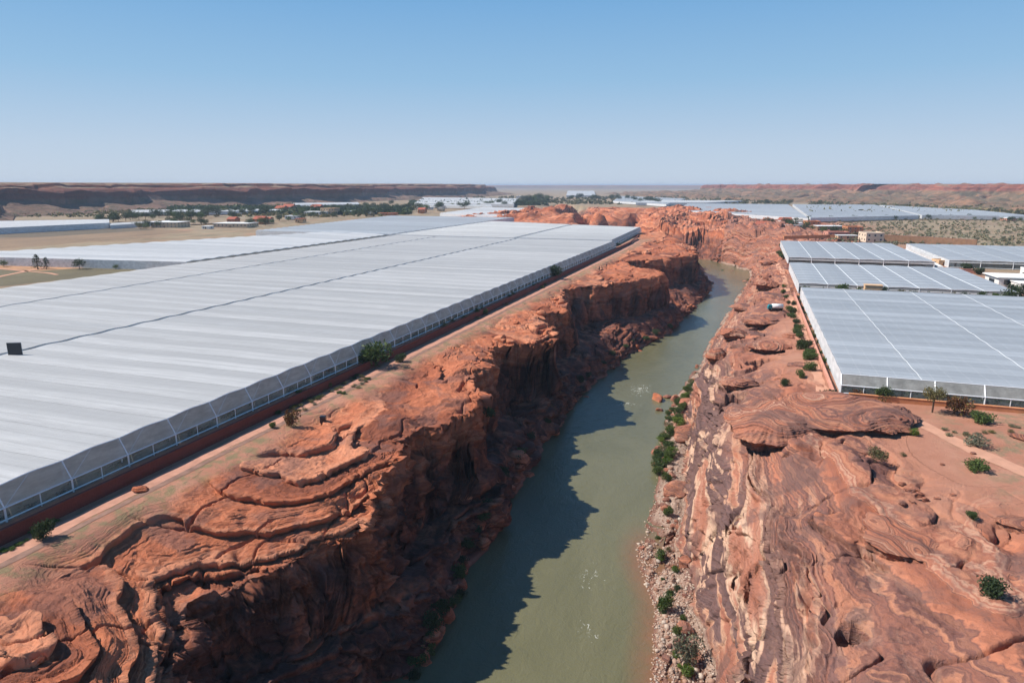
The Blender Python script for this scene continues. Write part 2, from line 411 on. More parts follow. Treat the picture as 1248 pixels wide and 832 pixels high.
def hit0(px,py):
    z=20.0
    while z>-29:
        x,y=at(px,py,z); h=float(H0(np.array([x],F),np.array([y],F))[0])
        if h>=z: break
        z-=.25
    return x,y
for (px,py,rx,ry,dp_,ro) in [(895,424,3.2,4.2,9,.2),(932,437,5.2,3.2,7,0),(958,432,2.2,1.2,2.5,0),(905,630,1.2,1.7,4.5,0),(925,693,2.3,1.9,4.5,.4),(893,702,.6,1.8,2.5,0),
        (1040,768,1.9,1.8,4.5,.3),(925,798,1.5,1.4,4,0),(895,486,3.4,3.0,6,.2),(875,462,.9,1.2,2.5,0),(918,466,2.2,1.0,2.5,.2),(960,455,1.6,.8,1.8,0),(925,395,3,1.5,2,0),
        (975,556,3.5,1.0,1.6,.1),(880,355,3.2,3,4,0),(930,352,3.6,2,3,0),(925,331,3.4,2,3,0),(922,283,9,7,8,0),(905,300,5,4,4,0),(777,268,16,26,20,.3),(712,262,12,45,22,.1),(735,256,16,10,8,0),(862,272,14,8,8,0),(815,285,10,7,7,0),(850,300,8,6,6,0),(1150,548,2.2,.5,.9,-.5),(1235,500,4,.6,1.4,-.5),(1238,567,4,.5,1.5,-.5),(1165,560,.9,.6,.8,0)]:
    x_,y_=hit0(px,py); PITS.append((x_,y_,rx,ry,dp_,ro))
# ================================================================== TERRAIN
sh,XR,TX,TY,TZ,TM,TS,ROWS=build_terrain_arrays()
V=np.stack([TX.ravel(),TY.ravel(),TZ.ravel()],1)
me=npmesh('terrain',V,gridfaces(*sh))
for nm,a in (('strat',TS),('rockw',TM)):
    at_=me.attributes.new(nm,'FLOAT','POINT'); at_.data.foreach_set('value',a.astype(F))
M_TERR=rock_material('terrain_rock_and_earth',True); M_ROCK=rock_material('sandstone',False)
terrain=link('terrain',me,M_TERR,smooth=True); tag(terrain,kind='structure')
print('terrain',sh,len(V),round(time.time()-T0,1))
def hz(x,y):
    r=int(np.clip(np.searchsorted(ROWS,y)-1,0,len(ROWS)-2)); t=(y-ROWS[r])/(ROWS[r+1]-ROWS[r])
    a=np.interp(x,XR[r],TZ[r]); b=np.interp(x,XR[r+1],TZ[r+1]); return float(a*(1-t)+b*t)
def hit(px,py):
    """where the line of sight through a photo pixel meets the terrain"""
    z=20.0; 
    while z>-30:
        x,y=at(px,py,z)
        if hz(x,y)>=z: break
        z-=.15
    x,y=at(px,py,z); return x,y,hz(x,y)

# ================================================================== RIVER
def river():
    ys=np.concatenate([np.arange(-60,700,3.0),np.arange(700,1700,12.0)])
    rows=[];sh_=[]
    for y in ys:
        mid=(np.interp(y,BL[0],BL[1])+np.interp(y,SRr[0],SRr[1]))/2
        if y<640: xs=np.concatenate([np.linspace(np.interp(y,BL[0],BL[1])-9,mid,14),np.linspace(mid,np.interp(y,SRr[0],SRr[1])+5,24)[1:]])
        else: xs=np.linspace(-460,30,37)
        rows.append([(x,y,-30.0) for x in xs])
        s=np.interp(y,SRr[0],SRr[1]); sh_+= [max(0,1-abs(min(x-s,0))/5.0)*float(ss(60,75,np.float32(y))*ss(150,128,np.float32(y))) for x in xs]
    V=np.array(rows).reshape(-1,3); me=npmesh('river',V,gridfaces(len(ys),37))
    a=me.attributes.new('shallow','FLOAT','POINT'); a.data.foreach_set('value',np.array(sh_,F))
    m,nt=mat('river_water'); n=N(nt); pos=n('ShaderNodeNewGeometry').outputs['Position']
    big=n.noise(.05,4,.6,n.mapv(pos,(1.6,.5,1)),dist=.6)
    col=n.mix(n.rng(big,.35,.65),(.130,.122,.062),(.160,.148,.078))
    shw=n('ShaderNodeAttribute',attribute_name='shallow').outputs['Fac']
    col=n.mix(n.math('MULTIPLY',shw,n.rng(n.noise(.4,4,.6,pos),.2,.6,.5,1)),col,(.24,.115,.06))
    # foam in three riffles
    foam=None
    fn=n.noise(.9,7,.72,n.mapv(pos,(1.3,.7,1)),dist=1.4)
    for (cx,cy,rx,ry,th) in FOAM:
        dxx=n.math('DIVIDE',n.math('SUBTRACT',n('ShaderNodeSeparateXYZ',i_0=pos).outputs[0],cx),rx)
        dyy=n.math('DIVIDE',n.math('SUBTRACT',n('ShaderNodeSeparateXYZ',i_0=pos).outputs[1],cy),ry)
        r=n.math('SQRT',n.math('ADD',n.math('MULTIPLY',dxx,dxx),n.math('MULTIPLY',dyy,dyy)))
        k=n.rng(n.math('ADD',fn,n.math('MULTIPLY',r,-.22)),th,th+.05)
        k=n.math('MULTIPLY',k,n.rng(r,1.1,.7))
        foam=k if foam is None else n.math('MAXIMUM',foam,k)
    col=n.mix(n.math('MULTIPLY',foam,.75),col,(.62,.62,.55))
    w1=n.noise(.55,5,.6,n.mapv(pos,(1,.6,1)),dist=.8); w2=n.noise(2.6,4,.6,n.mapv(pos,(1,.7,1)))
    bp=n('ShaderNodeBump',i_Strength=.55,i_Distance=.35); n.set(bp.inputs['Height'],n.math('ADD',w1,n.math('MULTIPLY',w2,.4)))
    b=n('ShaderNodeBsdfPrincipled',i_IOR=1.33); n.set(b.inputs['Roughness'],n.math('ADD',n.math('MULTIPLY',foam,.5),.2)); n.set(b.inputs['Base Color'],col); nt.links.new(bp.outputs[0],b.inputs['Normal'])
    out(nt,b.outputs[0])
    o=link('river',me,m,smooth=True); tag(o,kind='structure')
FOAM=[(*at(780,475,-30),8,17,.50),(*at(765,492,-30),9,8,.52),(*at(722,700,-30),8,14,.545),(*at(712,770,-30),6,9,.56),(*at(762,372,-30),0.1,.1,.9)]
river()
#@@REST_BEGIN
HAZE=8.5e-5
# ================================================================== PATHS, FIELDS
def strip(name,mb,m,kind='structure'):
    o=mb.build(name,m); tag(o,kind=kind); return o
M_PATH=simple('pink_sand',(.50,.25,.17),.95,var=.18,scale=.5)
M_TRACK=simple('grey_track',(.26,.15,.11),.95,var=.25,scale=.6)
def ribbon(name,pts,wd,m,dz=.02,z=None):
    mb=MB(); prev=None
    fine=[]
    for (a,b) in zip(pts[:-1],pts[1:]):
        n_=max(1,int(math.hypot(b[0]-a[0],b[1]-a[1])/1.5))
        fine+=[(a[0]+(b[0]-a[0])*i/n_,a[1]+(b[1]-a[1])*i/n_) for i in range(n_)]
    fine.append(pts[-1])
    for i,(x,y) in enumerate(fine):
        a=fine[max(i-1,0)]; b=fine[min(i+1,len(fine)-1)]; l=math.hypot(b[0]-a[0],b[1]-a[1]); nx,ny=(b[1]-a[1])/l,-(b[0]-a[0])/l
        w_=wd*.5*(1+.12*math.sin(i*.37)+.08*math.sin(i*1.3))
        L_=(x-nx*w_,y-ny*w_); R_=(x+nx*w_,y+ny*w_)
        zl=(hz(*L_) if z is None else z)+dz; zr=(hz(*R_) if z is None else z)+dz
        cur=((*L_,zl),(*R_,zr))
        if prev: mb.quad(prev[0],prev[1],cur[1],cur[0])
        prev=cur
    return strip(name,mb,m)
ribbon('path',[(-88.3,24),(-88.3,300),(-88.0,520),(-90,600),(-98,668)],2.8,M_PATH,.03,-1.7)
ribbon('track',[(-86.1,24),(-86.2,150),(-86.1,330)],1.2,M_TRACK,.036,-1.7)
M_YARD=simple('pale_earth_path',(.56,.29,.19),.95,var=.12,scale=.4)
ribbon('path',[(18.5,156),(18.2,200),(18.6,260),(18.8,330),(19.2,420),(18,470)],2.4,M_YARD,.05)
ribbon('path',[(24,157),(33,148),(40,132),(52,112),(66,96),(84,82)],3.2,M_YARD,.05)
FIELD_COL={'green':(.15,.12,.060),'brown':(.27,.175,.10),'orange':(.46,.24,.12),'dark':(.14,.105,.065),'tan':(.33,.235,.15)}
def field(pts,c,z=.03,zz=0):
    m,nt=mat('field_'+c); n=N(nt); pos=n('ShaderNodeNewGeometry').outputs['Position']
    a=n.noise(.035,6,.7,n.mapv(pos,(1,.35,1))); b_=n.noise(.35,5,.7,pos)
    k=FIELD_COL[c]; col=n.mix(n.rng(a,.35,.65),tuple(v*.72 for v in k),tuple(v*1.2 for v in k)); col=n.mix(n.rng(b_,.4,.7,0,.5),col,tuple(v*.6 for v in k))
    b=n('ShaderNodeBsdfPrincipled',i_Roughness=.95); n.set(b.inputs['Base Color'],col); out(nt,b.outputs[0])
    mb=MB(); mb.poly([(*at(px,py,0),z) for px,py in pts]); strip('field',mb,m)
field([(-60,352),(2,349),(170,331),(200,322),(60,319),(-60,320)],'green',.03)
field([(-60,326),(50,330),(140,324),(235,322.5),(238,320.6),(-60,317)],'orange',.05)
field([(-60,322),(30,324),(45,319.5),(-60,317.5)],'green',.07)
field([(-80,312),(100,295),(235,282),(190,279),(120,282),(-80,289)],'brown',.03)
field([(-60,291),(60,288.5),(190,280),(160,277.5),(60,282),(-60,286)],'dark',.06)
field([(120,279),(300,270.5),(290,268),(150,276)],'tan',.03)
ribbon('track',[at(-20,341,0),at(40,329,0),at(60,325,0)],3.0,M_YARD,.1)
ribbon('track',[at(-20,326,0),at(60,333,0),at(70,335,0)],2.0,M_YARD,.1)

# ================================================================== GREENHOUSES
def film(name,col,rough=.42,streak=1.0,half=1.0,grid=.35,gcol=(.80,.81,.82)):
    m,nt=mat(name); n=N(nt); tc=n('ShaderNodeTexCoord').outputs['Object']; geo=n('ShaderNodeNewGeometry').outputs['Position']
    st=n.noise(.55,6,.72,n.mapv(tc,(.13,1.6,1))); st2=n.noise(.10,4,.6,geo); fine=n.noise(2.6,3,.7,n.mapv(tc,(.35,2.2,1)))
    r=n('ShaderNodeObjectInfo').outputs['Random']
    c=n.mix(n.rng(st,.30,.70),tuple(v*.80 for v in col),tuple(min(v*1.08,.97) for v in col))
    c=n.mix(n.rng(st2,.35,.65,0,.30*streak),c,tuple(v*.78 for v in col))
    c=n.mix(n.rng(fine,.55,.75,0,.25),c,(.88,.89,.9))
    c=n.mix(.85,c,n.ramp(r,[(0,(.76,.77,.78)),(.5,(.92,.92,.92)),(1,(1,1,1))]),'MULTIPLY')
    sx=n('ShaderNodeSeparateXYZ',i_0=tc)
    # bright and dim side of every roof bay, painted as soft colour bands
    ph=n.math('ADD',n.math('MULTIPLY',sx.outputs[1],.1),n.math('MULTIPLY',n.noise(.03,3,.5,geo),.5))
    hb=n.math('ABSOLUTE',n.math('SUBTRACT',n.math('FRACT',ph),.5)); lv=n.noise(.021,3,.6,n.mapv(geo,(.2,1.4,1)))
    c=n.mix(n.math('MULTIPLY',n.rng(hb,.16,.34),n.rng(lv,.35,.65,.35*half,.95*half)),c,tuple(v*.70 for v in col))
    l2=n.math('ABSOLUTE',n.math('SUBTRACT',n.math('FRACT',n.math('MULTIPLY',sx.outputs[1],.4)),.5))
    c=n.mix(n.rng(l2,.47,.492,0,.30),c,(.80,.81,.82))
    # wires under the film
    wv=n.math('ABSOLUTE',n.math('SUBTRACT',n.math('FRACT',n.math('MULTIPLY',sx.outputs[0],.28)),.5))
    ph2=n.math('ABSOLUTE',n.math('SUBTRACT',n.math('FRACT',n.math('ADD',n.math('MULTIPLY',sx.outputs[1],.3),n.math('MULTIPLY',n.noise(.05,2,.5,geo),.25))),.5))
    c=n.mix(n.math('MULTIPLY',n.rng(ph2,.40,.47),.38*half),c,tuple(v*.66 for v in col))  # finer dark bands, more bay shading put into the film colour
    c=n.mix(n.rng(wv,.470,.494,0,grid),c,gcol)
    bp=n('ShaderNodeBump',i_Strength=.5,i_Distance=.30); n.set(bp.inputs['Height'],n.math('ADD',st,n.math('MULTIPLY',fine,.35)))
    b=n('ShaderNodeBsdfPrincipled',i_Roughness=rough); b.inputs['Specular IOR Level'].default_value=.3; n.set(b.inputs['Base Color'],c); nt.links.new(bp.outputs[0],b.inputs['Normal'])
    t=n('ShaderNodeBsdfTranslucent'); n.set(t.inputs[0],c); mx=n('ShaderNodeMixShader',i_0=.34); nt.links.new(b.outputs[0],mx.inputs[1]); nt.links.new(t.outputs[0],mx.inputs[2])
    out(nt,mx.outputs[0]); return m
M_FILM=film('grey_white_film',(.79,.785,.775),.6); M_FILMW=film('white_film',(.95,.95,.94),.5,.3,.2); M_FILMB=film('blue_grey_film',(.64,.685,.73),.55)
def netting(name,col,alpha,tr=0):
    m,nt=mat(name); n=N(nt); pos=n('ShaderNodeNewGeometry').outputs['Position']
    f=n.noise(.5,5,.7,n.mapv(pos,(1,.4,1.5)))
    b=n('ShaderNodeBsdfPrincipled',i_Roughness=.6); n.set(b.inputs['Base Color'],n.mix(f,tuple(v*.75 for v in col),col))
    t=n('ShaderNodeBsdfTransparent'); mx=n('ShaderNodeMixShader')
    if tr:
        tl=n('ShaderNodeBsdfTranslucent',i_Color=(*col,1)); m2=n('ShaderNodeMixShader',i_0=tr); nt.links.new(b.outputs[0],m2.inputs[1]); nt.links.new(tl.outputs[0],m2.inputs[2]); b=m2
    n.set(mx.inputs[0],n.rng(f,.3,.7,alpha-.15,alpha+.15)); nt.links.new(t.outputs[0],mx.inputs[1]); nt.links.new(b.outputs[0],mx.inputs[2])
    out(nt,mx.outputs[0]); return m
M_NET=netting('side_film',(.97,.96,.90),.66,.6); M_SCREEN=netting('insect_screen',(.85,.87,.82),.30,.5); M_OPEN=netting('open_front_mesh',(.30,.33,.30),.28); M_WALLF=netting('white_side_film',(.82,.82,.82),.9)
M_FRAME=simple('galvanised_frame',(.80,.81,.81),.45,metal=.2,var=.05); M_GUT=simple('gutter_metal',(.45,.47,.48),.5,metal=.3,var=.2)
M_DARKGAP=simple('dark_drain',(.13,.125,.11),.9,var=.5,scale=1.5)
M_FLOORD=simple('shaded_floor',(.10,.08,.06),.95)  # dark colour stands in for the shade inside the greenhouses
def greenhouse(A,B,Cc,Dd,H,nb,label,group,film_m,rise=.8,along='AD',detail=0,open_sides='',skirt='',bars=(),zb=0.0,lines=0):
    """corners A near-left, B near-right, C far-right, D far-left (world x,y); nb bays stacked along AD (or AB)"""
    cx=(A[0]+B[0]+Cc[0]+Dd[0])/4; cy=(A[1]+B[1]+Cc[1]+Dd[1])/4
    if along=='AB': A,B,Cc,Dd=B,Cc,Dd,A; open_sides=''.join({'n':'l','r':'n','f':'r','l':'f'}[c] for c in open_sides); skirt=''.join({'n':'l','r':'n','f':'r','l':'f'}[c] for c in skirt)
    g=empty('greenhouse',(cx,cy,zb),0,label,'greenhouse',group)
    P=lambda p,q,t:(p[0]+(q[0]-p[0])*t-cx,p[1]+(q[1]-p[1])*t-cy)
    ns=8 if detail else 4
    for i in range(nb):
        mb=MB(); V=[];Fc=[]
        for j in range(ns+1):
            f=j/ns; t=(i+f*.994)/nb; z=H+rise*(.5-.5*math.cos(2*math.pi*f))
            l=P(A,Dd,t); r=P(B,Cc,t); k_=6 if detail else 1
            for q in range(k_+1):
                u=q/k_; sag=-.10*math.sin(math.pi*f)*(q%2) if detail else 0
                V.append((l[0]+(r[0]-l[0])*u,l[1]+(r[1]-l[1])*u,z+sag))
        k1=k_+1
        Fc=gridfaces(ns+1,k1)[:,::-1]
        # nudge the winding so that the normals face up
        me=npmesh('roof_bay',V,Fc); 
        if me.polygons[0].normal.z<0: me=npmesh('roof_bay',V,Fc[:,::-1])
        link('roof_bay',me,film_m,g,True)
    sides={'n':(A,B,False),'r':(B,Cc,True),'f':(Dd,Cc,False),'l':(A,Dd,True)}
    if detail:
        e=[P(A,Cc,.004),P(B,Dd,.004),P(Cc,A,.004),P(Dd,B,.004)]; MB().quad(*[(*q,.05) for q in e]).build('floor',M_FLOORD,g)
    for s,(p,q,prof) in sides.items():
        # outward direction
        dx,dy=q[0]-p[0],q[1]-p[1]; L_=math.hypot(dx,dy); nx,ny=dy/L_,-dx/L_
        mx_,my_=(p[0]+q[0])/2-cx,(p[1]+q[1])/2-cy
        if nx*mx_+ny*my_<0: nx,ny=-nx,-ny
        n_=nb if prof else max(4,int(L_/9)); st=ns if prof else 1
        top=[];mid=[];bot=[]
        off=1.5 if s in skirt else .02; zm=2.1 if s in skirt else (H-1.3 if s in open_sides else .25)
        for i in range(n_*st+1):
            t=i/(n_*st); f=(i%st)/st; x,y=P(p,q,t); z=H+(rise*(.5-.5*math.cos(2*math.pi*f)) if prof else 0)
            top.append((x+nx*.02,y+ny*.02,z)); mid.append((x+nx*off,y+ny*off,zm)); bot.append((x+nx*off,y+ny*off,0))
        mb=MB()
        for i in range(len(top)-1): mb.quad(mid[i],mid[i+1],top[i+1],top[i])
        mb.build('side_curtain',M_NET if s in skirt else (M_WALLF if s not in open_sides else M_NET),g)
        mb=MB()
        for i in range(len(top)-1): mb.quad(bot[i],bot[i+1],mid[i+1],mid[i])
        mb.build('lower_screen',(M_SCREEN if s in skirt else M_OPEN) if (s in skirt or s in open_sides) else M_WALLF,g)
        if detail and (s in skirt or s in open_sides):
            mb=MB(); r_=.10 if detail>1 else .12
            mb.bar(mid[0],mid[-1],r_*1.3); mb.bar((bot[0][0],bot[0][1],.35),(bot[-1][0],bot[-1][1],.35),r_*1.2)
            for i in range(0,len(top)-1): mb.bar(top[i],top[i+1],r_)
            mb.build('rail',M_FRAME,g)
            m=0
            for i in range(0,n_+1):
                if m>=100: break
                m+=1; k_=min(i*st,len(top)-1)
                mb=MB(); mb.bar(bot[k_],mid[k_],r_*1.7); mb.bar(mid[k_],top[k_],r_*1.2)
                if s in skirt:
                    mb.bar((bot[k_][0]-nx*off,bot[k_][1]-ny*off,0),top[k_],r_*1.6)
                    if k_+st<len(top): mb.bar(mid[k_],top[min(k_+st//2,len(top)-1)],r_*.45)
                mb.build('post',M_FRAME,g)
                if detail>1 and i<n_:
                    tt=(i+.5)/n_; x,y=P(p,q,tt); mb=MB(); mb.bar((x+nx*off,y+ny*off,0),(x+nx*off,y+ny*off,zm),r_); mb.build('stake',M_FRAME,g)
    for t in bars:      # bright gutter lines that run over the roof from near to far
        mb=MB(); a=P(A,B,t); b=P(Dd,Cc,t); n_=nb*4; pr=None
        for i in range(n_+1):
            f=(i%4)/4; u=i/n_; z=H+.05+rise*(.5-.5*math.cos(2*math.pi*f)); c=(a[0]+(b[0]-a[0])*u,a[1]+(b[1]-a[1])*u,z)
            if pr: mb.bar(pr,c,.07)
            pr=c
        mb.build('roof_rail',M_FRAME,g)
    if lines:
        mb=MB()
        for i in range(1,nb):
            a=P(A,Dd,i/nb); b=P(B,Cc,i/nb); mb.bar((*a,H-.02),(*b,H-.02),.16)
        mb.build('gutter',M_FRAME if lines==2 else M_GUT,g)
    return g
GL='film greenhouses in big blocks on the left plateau'; GR='film greenhouses on the right plateau'; GF='greenhouses far off on the plain'
Z5=4.8
def R(x0,x1,y0,y1): return (x0,y0),(x1,y0),(x1,y1),(x0,y1)
greenhouse(*R(-169.2,-95,28.6,508.6),Z5,48,'large grey-white film greenhouse beside the red brick wall, nearest to the canyon',GL,M_FILM,.22,detail=2,skirt='r')
greenhouse(*R(-238.0,-170.9,38.6,508.6),Z5,47,'large grey-white film greenhouse between the two long dark drain lines',GL,M_FILM,.22,detail=1)
greenhouse((-283,100),(-239.5,100),(-239.5,508.6),(-276,508.6),Z5,41,'long narrow grey-white greenhouse beside the green field with a sandy track',GL,M_FILM,.22,open_sides='l')
greenhouse((-452,270),(-286,291),(-286,511),(-350,541),Z5,22,'bright white greenhouse behind the two dark trees in the green field',GL,M_FILMW,.4,open_sides='r',detail=1)
greenhouse((-426,519),(-287,519),(-287,842),(-462,838),Z5,30,'pale blue-grey greenhouse behind the bright white one, below the town',GL,M_FILMB,.5)
greenhouse((-172,514),(-98,514),(-103,688),(-176,712),Z5,19,'grey film greenhouse at the far tip beside the canyon rim',GL,M_FILM,.22,lines=1,skirt='r',detail=1)
greenhouse((-281,514),(-176,514),(-180,714),(-282,752),Z5,20,'grey film greenhouse in front of the red rubble mound, left of the tip',GL,M_FILM,.22,lines=1)
# right side
greenhouse(*R(21.6,158,162,302),4.3,14,'large blue-grey greenhouse behind the low orange wall and the lone tree',GR,M_FILMB,.22,detail=2,skirt='n',open_sides='',bars=(.115,.29,.42,.60,.78))
greenhouse(*R(21.6,101,314,399),4.3,7,'blue-grey greenhouse with a sandy block and round bush on its front side',GR,M_FILMB,.22,along='AB',detail=1,open_sides='n',lines=2)
greenhouse(*R(22.6,97,429,557),4.3,6,'blue-grey greenhouse in front of the red rock and the village',GR,M_FILMB,.22,along='AB',detail=1,open_sides='n',lines=2)
greenhouse(*R(107,230,442,558),4.3,8,'blue-grey greenhouse behind the white flat-roofed house, right of the white drive',GR,M_FILMB,.22,along='AB',detail=1,open_sides='n',lines=1)
def Q(a,b,c,d,z): return tuple(at(*p,z) for p in (a,b,c,d))
far_gh=[
 ((-40,279.5),(133,271.5),(133,267.5),(-40,270),6,'long white greenhouse with grey side wall at the left edge of the photo',M_FILMW),
 ((134,274.5),(215,270),(205,268.5),(134,272),4,'thin pale greenhouse just right of the long white one',M_FILMW),
 ((160,259),(345,256.5),(345,254.5),(160,256),5,'thin white greenhouse strip behind the dark tree belt of the town',M_FILMW),
 ((353,250),(438,248.6),(436,246.6),(355,247.6),5,'short white greenhouse strip below the mesa, above the orange house',M_FILMW),
 ((505,247.6),(626,249),(631,242),(516,240.5),6,'wide white greenhouse under the end of the long dark mesa',M_FILMW),
 ((508,249.8),(600,251.6),(598,249.6),(510,248.6),5,'narrow white greenhouse strip in front of the wide white one',M_FILMW),
 ((536,260),(617,264),(674,254.5),(590,252.6),5,'white greenhouse with pointed left corner left of the red mound',M_FILMW),
 ((690,238),(726,238),(724,232.6),(692,232.6),7,'small bright white greenhouse alone near the horizon',M_FILMW),
 ((747,245),(812,249),(835,242),(756,239),5,'pale greenhouse left of the foot of the red hills',M_FILMB),
 ((775,247),(862,247),(905,244.6),(792,243.8),6,'thin pale greenhouse strip between dark trees and the red hills',M_FILMW),
 ((826,256),(985,266),(960,249),(838,248),5,'wide pale greenhouse behind the canyon bend',M_FILMB),
 ((988,265.5),(1120,262.5),(1065,249.5),(966,249),5,'blue greenhouse with diagonal pale seams behind the village',M_FILMB),
 ((1124,262.3),(1262,263.5),(1190,256.2),(1072,250.0),5,'blue greenhouse narrowing to the right below the scrub hills',M_FILMB),
]
for a,b,c,d,h_,lb,m_ in far_gh:
    q_=Q(a,b,c,d,h_); dd=math.hypot(q_[3][0]-q_[0][0],q_[3][1]-q_[0][1]); greenhouse(*q_,h_,max(2,min(24,int(dd/16))),lb,GF,m_,.5,lines=1 if dd>100 else 0)
# drains between the blocks (dark ground lines with weeds)
mb=MB(); mb.box(-170.8,-169.3,28,709,.02,4.5); o=mb.build('drain_channel',M_DARKGAP); tag(o,'dark weedy drain line between the two largest grey greenhouses','drain')
mb=MB(); mb.box(-239.4,-238.1,38,509,.02,4.5); o=mb.build('drain_channel',M_DARKGAP); tag(o,'thin dark drain line left of the middle grey greenhouse','drain')

# ================================================================== WALLS
def brick(name,a,b,sc=1.0):
    m,nt=mat(name); n=N(nt); tc=n('ShaderNodeNewGeometry').outputs['Position']
    br=n('ShaderNodeTexBrick',i_Scale=1.6*sc,i_Mortar_Size=.012); n.set(br.inputs['Vector'],n('ShaderNodeMapping',i_Rotation=(0,math.radians(90),0),i_0=tc).outputs[0])
    br.inputs['Color1'].default_value=(*a,1); br.inputs['Color2'].default_value=(*b,1); br.inputs['Mortar'].default_value=(*[v*.8 for v in a],1)
    c=n.mix(n.rng(n.noise(.35,5,.7,tc),.4,.7,0,.5),br.outputs[0],tuple(v*.6 for v in a))
    s=n('ShaderNodeBsdfPrincipled',i_Roughness=.9); n.set(s.inputs['Base Color'],c); out(nt,s.outputs[0]); return m
M_BRICK=brick('red_brick',(.19,.048,.032),(.15,.036,.025))
def wall(name,pts,th,h,m,label,cat='wall',cap=None,z=None,sink=.4):
    g=empty(name,(pts[0][0],pts[0][1],0),0,label,cat); ox,oy=pts[0]
    mb=MB(); cp=MB()
    for (x0,y0),(x1,y1) in zip(pts[:-1],pts[1:]):
        l=math.hypot(x1-x0,y1-y0); nx,ny=(y1-y0)/l*th/2,-(x1-x0)/l*th/2
        k=max(1,int(l/12))
        for i in range(k):
            ax,ay=x0+(x1-x0)*i/k,y0+(y1-y0)*i/k; bx,by=x0+(x1-x0)*(i+1)/k,y0+(y1-y0)*(i+1)/k
            za=(hz(ax,ay) if z is None else z); zb_=(hz(bx,by) if z is None else z)
            for M_,e,z0,z1 in ((mb,1,-sink,h),(cp,1.25,h+.003,h+.10)):
                v=[]
                for (X_,Y_,Zb) in ((ax,ay,za),(bx,by,zb_)):
                    for s_ in (-1,1):
                        for zz in (z0,z1): v.append((X_-ox+s_*nx*e,Y_-oy+s_*ny*e,Zb+zz))
                b_=len(M_.v); M_.v+=v; M_.f+=[tuple(b_+j for j in f) for f in ((0,1,5,4),(2,6,7,3),(1,3,7,5),(0,4,6,2),(0,2,3,1),(4,5,7,6))]
    mb.build('wall_body',m,g); cp.build('coping',cap or m,g); return g
M_CAPD=simple('dark_coping',(.20,.065,.045),.9); M_CAP=simple('coping_stone',(.40,.17,.11),.9); M_ADOBE=simple('orange_render',(.62,.26,.12),.9,var=.2,scale=.6); M_PINKW=simple('pink_render',(.60,.28,.20),.9,var=.15,scale=.6)
M_WHITE=simple('white_render',(.80,.78,.73),.8,var=.05,scale=.8); M_BROWNW=simple('brown_render',(.27,.15,.09),.9,var=.2,scale=.4)
wall('brick_wall',[(-91.3,24),(-91.3,560),(-95,620),(-100,668)],.5,2.0,M_BRICK,'long dark red brick wall along the path under the greenhouse',cap=M_CAPD,z=-1.7)
wall('low_wall',[(23,158.5),(60,158.5),(150,158.5)],.6,.9,M_ADOBE,'low orange wall in front of the large right greenhouse',z=0)
wall('low_wall',[(20.2,160),(19.9,300),(19.9,312)],.4,.55,M_PINKW,'low pink kerb wall beside the path on the right plateau',z=0)
wall('low_wall',[(19,309),(60,309),(104,308)],.7,1.6,M_BROWNW,'brown wall in the gap behind the large right greenhouse',z=0) if False else None
wall('boundary_wall',[(21,414),(60,414),(116,416)],.8,2.2,M_PINKW,'long reddish wall between two right greenhouses',z=0)
wall('boundary_wall',[at(1075,293.5,0),at(1130,296.5,0),at(1190,300.5,0)],1.0,5.0,M_BROWNW,'long brown wall with pale coping right of the tall cream village house',cap=M_PINKW,z=0)
wall('boundary_wall',[at(955,291,0),at(1010,289.5,0),at(1052,290.5,0)],1.0,2.4,M_ADOBE,'orange village wall left of the tall cream village house',z=0)
# white drive wall between the two far right greenhouses
wall('drive_wall',[(100,428),(101.5,470),(102.5,540)],2.2,1.8,M_WHITE,'white low wall running between the two far right greenhouses',z=0)

# ================================================================== VEGETATION
def leafmat(name,a,b,dry=None):
    m,nt=mat(name); n=N(nt); geo=n('ShaderNodeNewGeometry'); rnd=geo.outputs['Random Per Island']; ob=n('ShaderNodeObjectInfo').outputs['Random']
    c=n.mix(rnd,a,b)
    if dry: c=n.mix(n.rng(rnd,.80,.84),c,dry)
    c=n.mix(1.0,c,n.ramp(ob,[(0,(.7,.75,.7)),(.5,(1,1,1)),(1,(1.25,1.15,.9))]),'MULTIPLY')
    s=n('ShaderNodeBsdfPrincipled',i_Roughness=.6); s.inputs['Specular IOR Level'].default_value=.25; n.set(s.inputs['Base Color'],c)
    t=n('ShaderNodeBsdfTranslucent'); n.set(t.inputs[0],c); mx=n('ShaderNodeMixShader',i_0=.25); nt.links.new(s.outputs[0],mx.inputs[1]); nt.links.new(t.outputs[0],mx.inputs[2])
    out(nt,mx.outputs[0]); return m
M_LEAF=leafmat('leaf_green',(.045,.080,.022),(.13,.18,.055)); M_LEAFD=leafmat('leaf_dark',(.028,.048,.020),(.07,.10,.038)); M_LEAFO=leafmat('leaf_olive',(.10,.105,.045),(.20,.18,.08),(.26,.2,.09))
M_LEAFB=leafmat('leaf_bright',(.07,.13,.02),(.18,.24,.05)); M_LEAFR=leafmat('leaf_autumn',(.10,.06,.03),(.24,.09,.04),(.35,.25,.08)); M_LEAFG=leafmat('leaf_grey',(.14,.15,.10),(.24,.23,.16),(.3,.26,.16))
M_BARK=simple('bark',(.16,.10,.065),.9,var=.3,scale=6)
